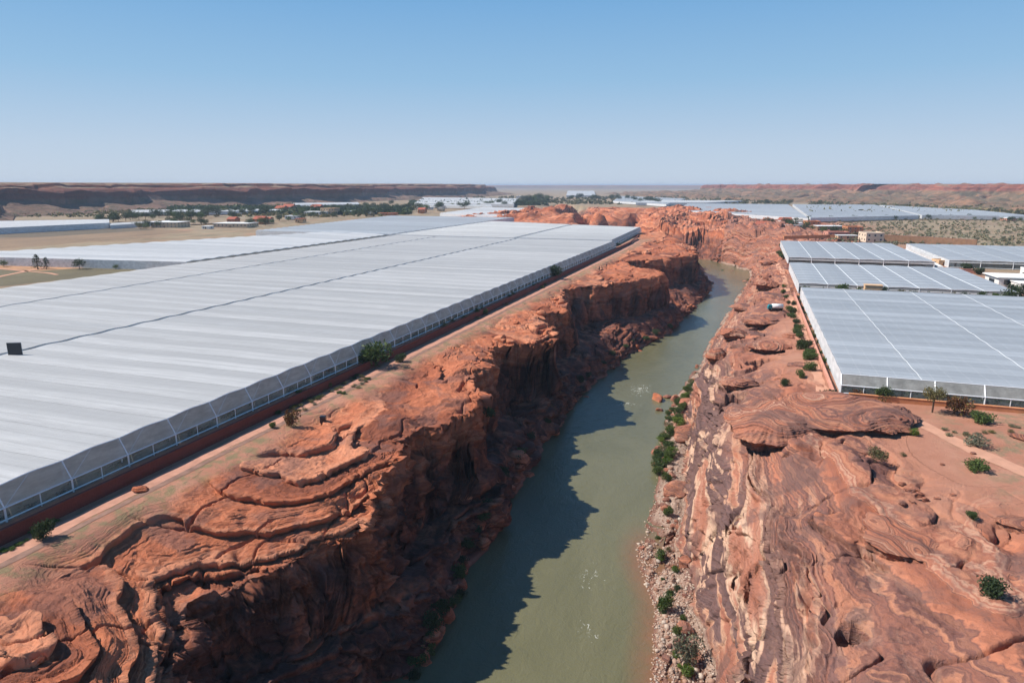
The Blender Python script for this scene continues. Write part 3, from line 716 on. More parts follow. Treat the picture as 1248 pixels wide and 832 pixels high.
def crown(name,blobs,n_leaf,size,m,rng,stems=True,flat=.8):
    V=[];Fc=[]
    pts=[]
    per=n_leaf//len(blobs)
    for (bx,by,bz,br) in blobs:
        d=rng.normal(size=(per,3)); d/=np.linalg.norm(d,axis=1)[:,None]
        lump=1+.25*np.sin(d[:,0]*5+bx*3)*np.sin(d[:,1]*6+by)+.15*np.sin(d[:,2]*9+bz*4)
        r=br*lump*(rng.random(per)**.33*.72+.32)
        p=d*r[:,None]*np.array([1,1,flat])+np.array([bx,by,bz]); pts.append(p)
    p=np.concatenate(pts); p=p[p[:,2]>.02]; k=len(p)
    a=rng.normal(size=(k,3)); a/=np.linalg.norm(a,axis=1)[:,None]; b=np.cross(a,rng.normal(size=(k,3))); b/=np.linalg.norm(b,axis=1)[:,None]
    s=size*(.6+.8*rng.random(k))[:,None]
    V=np.stack([p-a*s,p+b*s*.45,p+a*s,p-b*s*.45],1).reshape(-1,3); Fc=np.arange(k*4).reshape(-1,4)
    return npmesh(name,V,Fc)
def blobs_for(w,h,n,rng,spread=.62):
    B=[(0,0,h*.5,min(w*.36,h*.5))]
    for i in range(n):
        a=rng.random()*6.28; r=w*.5*spread*(.4+.6*rng.random()); B.append((math.cos(a)*r,math.sin(a)*r,h*(.28+.45*rng.random()),w*(.16+.12*rng.random())))
    return B
BUSHV={}
for kind,m_,nl in (('green',M_LEAF,1500),('dark',M_LEAFD,1500),('olive',M_LEAFO,900),('bright',M_LEAFB,1100),('autumn',M_LEAFR,1100),('grey',M_LEAFG,800)):
    BUSHV[kind]=[]
    for i in range(3):
        rg=np.random.default_rng(100+i+len(kind)*7); me=crown('bush',blobs_for(2,1.15,5+i*2,rg),nl,.085 if kind!='olive' else .07,m_,rg); me.materials.append(m_); BUSHV[kind].append(me)
def bush(x,y,w,h,kind,label,group=None,name='bush',cat='bush',z=None):
    me=BUSHV[kind][random.randrange(3)]; o=D.objects.new(name,me); COL.objects.link(o)
    zz=hz(x,y) if z is None else z; w*=.88; h*=.88
    o.location=(x,y,zz-.06*h); o.scale=(w/2,w/2*random.uniform(.85,1.15),h/1.15); o.rotation_euler=(0,0,random.random()*6.28)
    return tag(o,label,cat,group)
def bpx(px,py,wpx,hpx,kind,label,group=None,name='bush',cat='bush'):
    x,y,z=hit(px,py); d=math.hypot(math.hypot(x,y),CAMH-z); s=d/FPX*.93
    return bush(x,y,wpx*s,hpx*s*1.12,kind,label,group,name,cat,z)
# single bushes, with a label each
B1=[(55,657,30,24,'dark','dark round bush at the near end of the grey track beside the brick wall'),
 (357,520,27,24,'autumn','yellow-green bush with orange tips on the left rock shelf'),
 (332,522,12,9,'green','small green bush left of the yellow-green bush on the shelf'),
 (456,447,62,34,'green','biggest green bush, spilling over the path below the brick wall'),
 (489,441,18,12,'dark','dark low clump at the right foot of the biggest green bush'),
 (407,432,16,9,'olive','olive tuft against the brick wall left of the biggest bush'),
 (508,402,18,11,'bright','bright green bush against the brick wall above the biggest bush'),
 (401,473,12,9,'green','small green bush beside the path below the biggest bush'),
 (677,338,22,15,'dark','dark upright bush on the left rim beside the path'),
 (590,383,17,9,'green','green bush on the left rim half way to the bend'),
 (618,352,12,6,'bright','bright tuft against the far brick wall by the pink marker'),
 (1068,563,32,18,'olive','olive spiky bush on the pink sand below the two-part rock dome'),
 (1209,726,36,22,'dark','dark green bush alone on the banded slickrock at lower right'),
 (1183,631,16,9,'green','small green bush on the banded slickrock right of the red rubble patch'),
 (1190,573,32,13,'green','flat green shrub beside the pale track right of the sand yard'),
 (1115,531,14,9,'bright','small bright green bush on the pink sand right of the rock dome'),
 (1076,488,28,17,'dark','dark wedge-shaped bush leaning behind the rock dome'),
 (1007,488,36,14,'dark','broad dark bush growing on top of the two-part rock dome'),
 (984,486,14,9,'green','small green bush left of the broad dark bush on the dome'),
 (957,471,17,11,'dark','small round dark bush on the sand left of the rock dome'),
 (975,461,14,11,'green','pair-like green bush where the path meets the sand yard'),
 (987,452,20,12,'green','green bush at the foot of the shrub row by the path'),
 (1164,506,36,24,'autumn','rounded bush with rusty red top right of the lone tree'),
 (1196,514,32,13,'green','flat green bush right of the rusty bush'),
 (1192,544,34,13,'grey','wide grey-green shrub in the dry grass right of the yard'),
 (1043,484,14,12,'autumn','small red-leaved bush in front of the low orange wall'),
 (1100,556,10,5,'olive','tiny olive tuft behind the olive spiky bush'),
 (1053,999,22,10,'green','round green bush against the front of the second right greenhouse'),
 (1203,999,22,11,'dark','dark bush at the right front end of the second right greenhouse'),
 (1236,362,24,14,'dark','dark bush below the white flat-roofed house at the right edge'),
 (1178,330,16,9,'dark','dark bush left of the white flat-roofed house'),
 (1193,335,14,9,'dark','dark clump beside the white house wall'),
 (1220,345,15,10,'dark','dark bush in front of the white house terrace'),
 (1000,500,9,5,'olive','tiny olive tuft on the crest of the left half of the dome'),
 (811,745,26,24,'green','tallest green bush on the pebble bar at its middle'),
 (836,803,46,34,'grey','big grey-green bush at the lower end of the pebble bar'),
 (838,824,22,16,'bright','bright green bush at the foot of the big grey-green bush'),
 (806,681,18,14,'green','green bush near the upper end of the pebble bar'),
 (815,628,17,12,'green','flat green bush at the top of the pebble bar'),
 (812,587,18,14,'green','dark green bush where the pebble bar begins'),
 (825,773,16,12,'green','green bush on the bar just above the big grey-green bush'),
 (823,697,14,10,'bright','small bright bush against the cliff foot on the bar'),
 (826,720,13,9,'dark','small dark bush at the cliff foot on the bar'),
 (592,521,30,18,'dark','dark bush in the shade at the foot of the left cliff headland'),
]
for b in B1:
    if b[1]<900: bpx(*b)
    else: bush(37.5 if b[0]<1100 else 97,308.5,8.5,7.6,b[4],b[5])
def band(pts,n,w,kinds,label,group,jit=2.0,name='bush',seed=1,wh=.62):
    rg=random.Random(seed)
    for i in range(n):
        t=i/(n-1)*(len(pts)-1); k=min(int(t),len(pts)-2); f=t-k
        px=pts[k][0]+(pts[k+1][0]-pts[k][0])*f+rg.uniform(-jit,jit); py=pts[k][1]+(pts[k+1][1]-pts[k][1])*f+rg.uniform(-jit,jit)*.5
        x,y,z=hit(px,py); ww=w*rg.uniform(.7,1.35)
        bush(x,y,ww,ww*wh*rg.uniform(.8,1.2),rg.choice(kinds),label,group,name,z=z)
band([(843,466),(833,490),(820,512),(812,540),(808,575)],46,4.0,['green','green','olive','bright'],'green riverside bush in the dense strip at the water under the right cliff','bushes in the strip under the right cliff',9,seed=2)
band([(953,300),(951,315)],5,4.5,['green'],'dark green shrub beside the corner of the far right greenhouse','shrubs by the greenhouse corner',3,seed=3)
band([(958,352),(965,375),(972,395),(977,412),(983,430),(988,440)],22,3.6,['green','dark'],'green shrub in the row between the path and the rock on the right plateau','shrub row left of the right path',5,seed=4)
band([(972,352),(984,385),(998,420),(1012,455)],18,2.4,['green','olive'],'low green shrub in the row at the white greenhouse side wall','shrub row along the right greenhouse wall',3,seed=5)
band([(345,505),(372,490),(400,478),(430,463),(445,470)],44,1.7,['olive','grey','green','olive'],'low olive tuft in the dry strip beside the left path','dry tufts beside the left path',13,seed=6,wh=.4)
band([(545,400),(575,390),(600,372),(640,352),(655,345)],26,2.6,['olive','green','olive'],'low olive shrub on the left rim between path and cliff','low shrubs along the left rim',11,seed=7,wh=.4)
band([(700,322),(730,308),(752,300)],9,4,['olive','green'],'small shrub along the far end of the left path','shrubs at the far end of the path',3,seed=8,wh=.45)
band([(505,825),(530,770),(560,720),(580,650),(600,600),(640,545),(690,490),(730,450),(780,415),(812,402)],34,4.2,['dark','dark','green'],'dark bush in the shade at the foot of the left cliff','dark bushes along the foot of the left cliff',6,seed=9)
band([(1150,525),(1180,530),(1205,530),(1240,520)],14,1.7,['olive','grey'],'low dry tuft on the olive patch right of the yard','dry tufts right of the yard',9,seed=10,wh=.4)
band([(1120,490),(1150,486),(1180,492),(1220,492)],9,1.5,['olive','green'],'small tuft on the sand in front of the low orange wall','tufts along the low orange wall',6,seed=11,wh=.45)
band([(802,655),(812,700),(820,750),(845,780),(822,815)],12,1.7,['green','bright','olive'],'small green bush scattered among the pebbles of the bar','small bushes on the pebble bar',8,seed=12)
band([(860,325),(880,328),(900,335),(915,345)],9,4,['green','olive'],'small bush at the far right bank before the bend','bushes at the far right bank',3,seed=13,wh=.4)
rq=random.Random(14)
for i in range(15): bush(25+i*4.8+rq.uniform(-1,1),307.5+rq.uniform(-1.5,1.5),rq.uniform(4,6),rq.uniform(4.6,6.2),rq.choice(['green','dark','olive']),'bush top showing in the gap between the two nearer right greenhouses','bushes in the gap behind the large right greenhouse')
band([(60,640),(22,664),(-5,672)],10,1.3,['bright'],'bright green grass tuft on the verge at the left edge','grass tufts at the left edge',7,name='grass_tuft',seed=15,wh=.35)

def tree_proto(kind,h,w,m_,nl,size,seed):
    rg=np.random.default_rng(seed); t=empty('tree',(0,0,0))
    if kind=='conifer': B=[(0,0,h*(.18+.14*i),w*.5*(1-.15*i)) for i in range(6)]
    elif kind=='lone': B=[(0,0,h*.72,w*.32)]+[(math.cos(a)*w*.28,math.sin(a)*w*.28,h*(.58+.2*((i*37)%5)/5),w*.22) for i,a in enumerate(np.arange(0,6.2,.8))]
    else: B=[(0,0,h*.58,w*.38)]+[(math.cos(a)*w*.27,math.sin(a)*w*.27,h*(.42+.3*rg.random()),w*.25) for a in np.arange(0,6.2,1.05)]
    me=crown('crown',B,nl,size,m_,rg,flat=.95); link('crown',me,m_,t)
    mb=MB(); mb.bar((0,0,-.2),(0,0,h*.5),h*.035)
    for a in (0,2.1,4.2): mb.bar((0,0,h*.4),(math.cos(a)*w*.2,math.sin(a)*w*.2,h*.68),h*.018)
    mb.build('trunk',M_BARK,t); return t
protos={}
def plant_tree(kind,x,y,s,label,group=None,name='tree',z=None):
    spec={'round':('round',6,6,M_LEAFD,700,.30),'dark':('round',6,7,M_LEAFD,700,.32),'green':('round',5,5.5,M_LEAF,600,.28),'olive':('round',4.5,5.5,M_LEAFO,500,.26),'conifer':('conifer',8,6.5,M_LEAFD,700,.28),'lone':('lone',5,3.7,M_LEAFO,2200,.12)}[kind]
    if kind not in protos: t=protos[kind]=tree_proto(*spec,seed=len(protos)+50)
    else: t=copy_tree(protos[kind])
    t.name=name; t.location=(x,y,(hz(x,y) if z is None else z)); t.scale=(s,s,s); t.rotation_euler=(0,0,random.random()*6.28)
    for k in ('group',):
        if k in t: del t[k]
    return tag(t,label,'tree',group)
x,y,z=hit(1136,503); plant_tree('lone',x,y,1.2,'lone small tree with bare trunk in front of the low orange wall',z=z)
def tpx(px,py,kind,s,label,group=None,name='tree'):
    x,y=at(px,py,0); return plant_tree(kind,x,y,s,label,group,name,0)
tpx(46,328,'conifer',1.05,'tall dark conifer in the green field, left one of a close pair',name='conifer_tree')
tpx(57,328,'conifer',.85,'shorter dark conifer at the right of a close pair in the field',name='conifer_tree')
tpx(97,328,'dark',1.0,'dark round two-lobed tree alone in the green field')
tpx(141,328,'green',.55,'tiny tree at the right end of the orange field strip')
tpx(172,326,'green',.7,'low dark tree at the front side of the white greenhouse',)
tpx(187,325,'green',.5,'tiny tree by the corner of the white greenhouse front')
tpx(5,325,'green',.8,'low green tree at the left edge beside the sandy track')
def trees(pts,n,kinds,smin,smax,label,group,jx=3,jy=1,seed=1):
    rg=random.Random(seed)
    for i in range(n):
        t=(i+rg.random()*.6)/(n)*(len(pts)-1); k=min(int(t),len(pts)-2); f=t-k
        px=pts[k][0]+(pts[k+1][0]-pts[k][0])*f+rg.uniform(-jx,jx); py=pts[k][1]+(pts[k+1][1]-pts[k][1])*f+rg.uniform(-jy,jy)
        tpx(px,py,rg.choice(kinds),rg.uniform(smin,smax),label,group)
trees([(118,270),(150,268),(190,266),(240,264)],26,['dark','green','round'],1.3,2.1,'dark tree in the belt behind the white greenhouses at far left','tree belt at far left',4,2,21)
trees([(165,279),(175,279),(207,274),(215,274),(235,272),(252,276)],16,['dark','round','green','olive'],1.1,1.7,'tree around the beige building with the white roof','trees around the beige building',5,2,22)
trees([(210,268),(260,264),(320,260),(370,258),(430,256),(500,252)],56,['dark','green','round','olive'],1.6,2.6,'dark green tree among the town roofs','trees among the town roofs',5,4,23)
trees([(300,276),(330,272),(360,268),(400,264),(440,261)],20,['dark','green','round'],1.1,1.7,'dark tree at the front edge of the town','trees at the town edge',5,2,24)
trees([(440,262),(480,258),(530,254),(590,251),(640,250),(665,246)],46,['dark','green','round'],1.6,2.6,'dark tree in the line beyond the far greenhouses','tree line beyond the far greenhouses',6,2,25)
trees([(640,246),(655,244),(670,243)],10,['dark','green'],2.6,4.0,'large dark tree in the clump left of the canyon','tree clump left of the far canyon',7,2,26)
trees([(690,243),(730,243),(770,245),(800,248)],20,['dark','round'],2.2,3.4,'dark distant tree behind the far canyon rim','trees behind the far rim',7,1.5,27)
trees([(830,257.5),(850,259.5),(900,264),(960,269),(990,270)],24,['dark','round','olive'],.7,1.2,'dark tree in the row at the foot of the wide pale greenhouses','tree row below the pale greenhouses',4,1.2,28)
trees([(990,268.5),(1060,267.5),(1120,266.5),(1200,267.5),(1248,269)],40,['dark','round','green'],.7,1.2,'dark tree in the row below the blue greenhouses','tree row below the blue greenhouses',5,1,29)
trees([(935,277),(960,275),(990,283),(1030,289)],12,['dark','green'],1.0,1.5,'dark tree between the village houses','trees in the right village',6,3,30)
trees([(936,249),(975,250),(1050,253)],3,['dark'],2.0,2.4,'dark tree alone above the pale greenhouse on the orange slope','trees above the pale greenhouse',2,.3,31)
# scrub on the right plain: nobody could count it
def scrub(name,label,poly,n,s0,s1,m,seed):
    rg=np.random.default_rng(seed); P_=[];k=0
    (x0,y0),(x1,y1)=poly
    while k<n:
        px=rg.uniform(x0,x1); py=rg.uniform(y0,y1); x,y=at(px,py,0)
        c=np.array([x,y,.0]); s=rg.uniform(s0,s1); q=14
        d=rg.normal(size=(q,3)); d/=np.linalg.norm(d,axis=1)[:,None]; d[:,2]=np.abs(d[:,2])
        p=c+d*np.array([s,s*1.1,s*.75])*rg.uniform(.4,1,(q,1)); P_.append((p,s)); k+=1
    V=[]
    for p,s in P_:
        a=rg.normal(size=p.shape)*s*.30; b=rg.normal(size=p.shape)*s*.30
        V.append(np.stack([p-a,p-b,p+a,p+b],1).reshape(-1,3))
    V=np.concatenate(V); me=npmesh(name,V,np.arange(len(V)).reshape(-1,4)); o=link(name,me,m); tag(o,label,kind='stuff')
scrub('scrub','grey-green scrub dotted over the dry plain on the right',((1010,266),(1330,299)),1300,.8,2.0,M_LEAFG,41)
scrub('scrub','dark scrub on the slope of the far right hills',((985,238),(1300,262)),1500,3,7,M_LEAFO,42)
scrub('scrub','dry scrub at the foot of the left mesa',((-60,250),(470,264)),900,2,5,M_LEAFO,43)
scrub('woodland','dense dark trees of the town belt behind the houses',((205,253),(500,261)),2600,4,7,M_LEAFD,44)
scrub('woodland','dense dark trees along the line beyond the far greenhouses',((500,245.5),(668,250)),500,5,8,M_LEAFD,45)
scrub('scrub','dry bushes on the flats behind the canyon bend',((560,240),(960,249)),900,3,7,M_LEAFO,46)
# crops behind the side nets
def crops(name,label,x0,x1,y0,y1,n,h,seed):
    rg=np.random.default_rng(seed); p=np.stack([rg.uniform(x0,x1,n),rg.uniform(y0,y1,n),rg.random(n)**1.3*h],1); p[:,2]*=(.6+.4*np.sin(p[:,1]*.9+3*np.sin(p[:,1]*.21)))*1.0
    a=rg.normal(size=p.shape)*.22; b=rg.normal(size=p.shape)*.22
    V=np.stack([p-a,p-b,p+a,p+b],1).reshape(-1,3); me=npmesh(name,V,np.arange(len(V)).reshape(-1,4)); tag(link(name,me,M_LEAFD),label,kind='stuff')
crops('crop_rows','dark crops seen through the side net of the left greenhouse',-96.6,-94.2,28,330,26000,1.9,51)
crops('crop_rows','dark crops seen through the front net of the right greenhouse',22,158,161.2,163.2,12000,1.8,52)

# ================================================================== BOULDERS AND GRAVEL
ICO=None
def boulder_mesh(seed,flat=.7,sub=3,ledge=.0):
    bm=bmesh.new(); bmesh.ops.create_icosphere(bm,subdivisions=sub,radius=1); rg=np.random.default_rng(seed)
    me=D.meshes.new('boulder'); bm.to_mesh(me); bm.free(); n_=len(me.vertices); co=np.empty(n_*3,F); me.vertices.foreach_get('co',co); co=co.reshape(-1,3)
    for i in range(9):
        d=rg.normal(size=3); d/=np.linalg.norm(d); k=rg.uniform(.55,.85); t=co@d.astype(F); co-=np.outer(np.maximum(t-k,0)*.9,d).astype(F)
    r=1+.16*fb3(co[:,0]*1.4+seed,co[:,1]*1.4,co[:,2]*1.4,5,4); co*=r[:,None]; co[:,2]*=flat
    me.vertices.foreach_set('co',co.ravel()); a=me.attributes.new('strat','FLOAT','POINT'); a.data.foreach_set('value',(co[:,2]*1.1+seed*.37).astype(F)); me.materials.append(M_ROCK); me.update(); return me
BM=[boulder_mesh(i+1,.55+.09*(i%5)) for i in range(8)]
def boulder(x,y,w,label,group=None,z=None,kind=None,name='boulder',sink=.3,asp=1.0):
    me=BM[random.randrange(8) if kind is None else kind]; o=D.objects.new(name,me); COL.objects.link(o)
    zz=hz(x,y) if z is None else z
    o.location=(x,y,zz+w*.5*(.6-sink)*.6); o.scale=(w/2,w/2*asp,w/2); o.rotation_euler=(random.uniform(-.2,.2),random.uniform(-.2,.2),random.random()*6.28)
    return tag(o,label,'boulder' if name=='boulder' else 'rock',group)
def rpx(px,py,wpx,label,group=None,zl=None,**k):
    if zl is None: x,y,z=hit(px,py)
    else: (x,y),z=at(px,py,zl),zl
    d=math.hypot(math.hypot(x,y),CAMH-z); return boulder(x,y,wpx*d/FPX,label,group,z,**k)
rpx(172,598,17,'single red boulder lying on the flat left rock shelf')
rpx(801,487,22,'flat tan rock standing in the river, left of three',None,-30,sink=.45,asp=.6)
rpx(813,484,10,'pale round rock in the river, middle of three',None,-30,sink=.2)
rpx(823,487,15,'low pale rock in the river, right of three',None,-30,sink=.5,asp=.7)
rpx(782,669,9,'small white rock in the water off the tip of the pebble bar',None,-30,sink=.2)
rpx(837,533,46,'large pale pink slab leaning on the right cliff foot above the bushes',sink=.4,asp=.8)
rpx(840,497,26,'orange boulder at the water under the right cliff, upstream of the slab')
rpx(826,603,34,'dark-hollowed boulder at the cliff foot above the pebble bar')
rpx(836,690,22,'boulder wedged at the cliff foot beside the pebble bar')
rpx(800,567,12,'pale boulder in the water at the lower end of the bush strip',None,-30)
rpx(797,552,10,'small tan boulder at the water left of the bush strip',None,-30)
rpx(803,500,9,'small yellow boulder at the upper edge of the bush strip',None,-30)
rpx(836,768,22,'orange boulder on the bar above the big grey-green bush')
rpx(841,790,14,'small pale boulder beside the big grey-green bush')
rpx(596,637,20,'red boulder at the waterline below the left cliff, catching the sun')
rpx(598,656,14,'squarish red boulder at the waterline just below the sunlit one')
rpx(560,605,40,'big rounded boulder on the left bank under the headland')
rpx(630,562,30,'reddish boulder at the left waterline upstream of the headland')
def bband(pts,n,w0,w1,label,group,jit,seed):
    rg=random.Random(seed)
    for i in range(n):
        t=rg.random()*(len(pts)-1); k=int(t); f=t-k
        px=pts[k][0]+(pts[k+1][0]-pts[k][0])*f+rg.uniform(-jit,jit); py=pts[k][1]+(pts[k+1][1]-pts[k][1])*f+rg.uniform(-jit,jit)*.6
        x,y,z=hit(px,py); boulder(x,y,rg.uniform(w0,w1),label,group,z)
bband([(500,832),(540,760),(570,690),(600,630),(650,560),(700,490),(760,435),(820,400),(858,362)],60,1.2,3.8,'reddish boulder in the rubble along the left waterline','boulders along the left waterline',9,61)
bband([(806,640),(815,590),(808,545),(820,505),(845,470),(855,440)],26,1.0,2.4,'tan boulder at the water under the right cliff','boulders along the right waterline',7,62)
bband([(812,640),(835,640),(822,700),(835,760),(815,810)],22,.8,1.8,'tan boulder lying on the pebble bar','boulders on the pebble bar',8,63)
bband([(860,322),(880,326),(905,336),(912,350)],14,2,5,'pale boulder on the far right bank','boulders on the far right bank',3,64)
bband([(1090,620),(1150,600),(1060,590),(1200,555)],14,.6,1.5,'small loose red rock on the upper right slickrock','loose rocks on the right slickrock',12,65)
bband([(930,315),(930,330),(932,345)],8,3,6,'orange boulder beside the path on the right rim','boulders on the right rim beside the path',5,66)
bband([(605,420),(660,385),(740,340),(800,320)],10,2.5,5,'block of red rock on the ledge of the left wall','blocks on the left wall',10,67)
def gravel():
    rg=np.random.default_rng(71); bm=bmesh.new(); bmesh.ops.create_icosphere(bm,subdivisions=1,radius=1); base=np.array([v.co[:] for v in bm.verts],F); fc=np.array([[v.index for v in f.verts] for f in bm.faces]); bm.free()
    V=[];Fc=[];k=0
    while k<8500:
        y=rg.uniform(58,136) if rg.random()<.85 else rg.uniform(136,230); s=float(np.interp(y,SRr[0],SRr[1])); b=float(np.interp(y,BR[0],BR[1])); x=rg.uniform(s-.5,b+.6)
        z=hz(x,y)
        if z>-27.4 or z<-30.4: continue
        r=(.06+.24*rg.random()**2)*(1+(rg.random()>.96)*1.3); c=base*(rg.uniform(.7,1.3,(1,3))*r)*np.array([1,1,.7]); a=rg.random()*6.28
        c=np.stack([c[:,0]*math.cos(a)-c[:,1]*math.sin(a),c[:,0]*math.sin(a)+c[:,1]*math.cos(a),c[:,2]],1)+np.array([x,y,z+r*.2])
        V.append(c); Fc.append(fc+k*len(base)); k+=1
    me=npmesh('gravel',np.concatenate(V),np.concatenate(Fc)); m,nt=mat('pebbles'); n=N(nt); rn=n('ShaderNodeNewGeometry').outputs['Random Per Island']
    b=n('ShaderNodeBsdfPrincipled',i_Roughness=.85); n.set(b.inputs['Base Color'],n.ramp(rn,[(0,(.28,.14,.09)),(.35,(.38,.22,.15)),(.65,(.44,.31,.23)),(.88,(.54,.43,.34)),(1,(.30,.24,.20))])); out(nt,b.outputs[0])
    tag(link('gravel',me,m),'pale pebbles of the gravel bar under the right cliff',kind='stuff')
gravel()
# ---------------- the two-part rock dome and other outcrops
def outcrop(cx,cy,rx,ry,h,label,rot=0,seed=0,under=.82,name='rock_outcrop',split=None,nr=150,na=420,z0=None,T=.55,tilt=(0,0)):
    th=np.linspace(0,2*np.pi,na,endpoint=False); s=np.linspace(0,1,nr)
    TH,Sg=np.meshgrid(th,s)   # rows along the profile: 0 top centre, .62 the brow, 1 the undercut foot
    rad=np.where(Sg<.66,(Sg/.66)**.9, 1-(1-under)*ss(.66,.9,Sg)+ .0*Sg)
    zz=np.where(Sg<.66, h*(1-(Sg/.66)**2.6*.62), h*.38*(1-ss(.66,.95,Sg)*1.0)-ss(.9,1,Sg)*1.0)
    X_=np.cos(TH)*rad; Y_=np.sin(TH)*rad
    out_=1+.24*n2(np.cos(TH)*1.3+seed,np.sin(TH)*1.3,seed+3)+.07*n2(np.cos(TH)*4+seed,np.sin(TH)*4,seed+5)+.03*n2(np.cos(TH)*12,np.sin(TH)*12+seed,seed+6)
    x=X_*rx*out_; y=Y_*ry*out_
    z=zz+ (.5*n2(x/6+seed,y/6,seed+7)+.9*n2(x/11,y/11,seed+8))*(Sg<.9)*h/4 + tilt[0]*x+tilt[1]*y
    if split is not None: z=z-1.6*np.exp(-((x-split-.25*y+1.2*n2(y/5,y*0,9))/1.1)**2)*(Sg<.75)
    dip=2.8*n2(x/9+seed,y/12,seed+9); S=(z-dip)/T; t,f=terr(S.astype(F),0); lw=.30+.5*ss(0,.4,n2(x/5,y/5,seed+21)); z=z+T*t*lw
    lat=T*lw*(.6*ss(.75,.95,f)-.5*np.exp(-((f-.70)/.1)**2))*np.clip(Sg*2.2-.5,0,1)+.35*fb3(x/2,y/2,z/1.5,seed+11,3)*np.clip(Sg*2,0,1)
    x=x+np.cos(TH)*lat; y=y+np.sin(TH)*lat
    c_,s_=math.cos(rot),math.sin(rot); V=np.stack([x*c_-y*s_,x*s_+y*c_,z],-1).reshape(-1,3)
    i=np.arange(nr*na).reshape(nr,na); j=np.roll(i,-1,1); Fq=np.stack([i[1:],j[1:],j[:-1],i[:-1]],-1).reshape(-1,4)
    me=npmesh(name,V,Fq); a=me.attributes.new('strat','FLOAT','POINT'); a.data.foreach_set('value',(S*.45+seed).ravel().astype(F))
    o=link(name,me,M_ROCK,None,True); o.location=(cx,cy,(hz(cx,cy) if z0 is None else z0)); return tag(o,label,'rock')
outcrop(7.5,140,9.5,14,3.4,'brown sandstone dome, left half of the pair above the sand yard',rot=-.25,seed=3)
outcrop(21.5,146,12.5,13,3.2,'orange sandstone dome, right half of the pair above the sand yard',rot=-.15,seed=8)
outcrop(23,99,5.5,6.5,.9,'low patch of red rubble rock on the banded slickrock',seed=13,T=.3,under=.95,nr=90,na=260)
outcrop(39,104,4.0,2.2,.8,'flat tilted slab with a straight dark edge at the right side',rot=-.5,seed=17,nr=60,na=160,T=.3)
outcrop(52,140,5,1.5,.9,'narrow rock slab with a straight dark edge in the dry grass',rot=-.55,seed=19,nr=60,na=160,T=.3)

for k_,(px,py,rx,ry,h_,up,lb) in enumerate([
 (936,428,6.2,5.0,2.2,1.7,'low wide slab over the long dark slot on the right rim'),
 (893,414,4.6,4.6,3.0,1.9,'tall-browed slab over the biggest dark cave on the right rim'),
 (872,436,3.2,3.6,3.4,.2,'rounded boulder-like rock left of the biggest dark cave'),
 (900,474,4.6,3.6,2.0,1.5,'slab over the dark hollow above the brown dome'),
 (925,397,6.5,6.0,2.6,1.0,'broad purple-brown slab on the right rim below the tank truck'),
 (905,378,5.0,6.0,2.0,1.3,'thin slab with dark edge on the rim left of the tank truck'),
 (932,350,7.0,7.0,2.6,1.6,'slab with a long dark mouth on the rim above the tank truck'),
 (965,410,3.0,3.0,1.4,.6,'small slab beside the shrub row on the right rim'),
 (975,445,3.6,2.6,1.2,.5,'small flat slab between the rim and the sand yard'),
 (935,322,6,7,2.6,1.2,'orange slab on the rim where the shrub row begins')]):
    ax_,ay_,az_=hit(px,py); outcrop(ax_,ay_,rx,ry,h_,lb,rot=.15*math.sin(k_*2.3),seed=31+k_*5,under=.60,nr=90,na=260,z0=az_+up-1.0,T=.8)
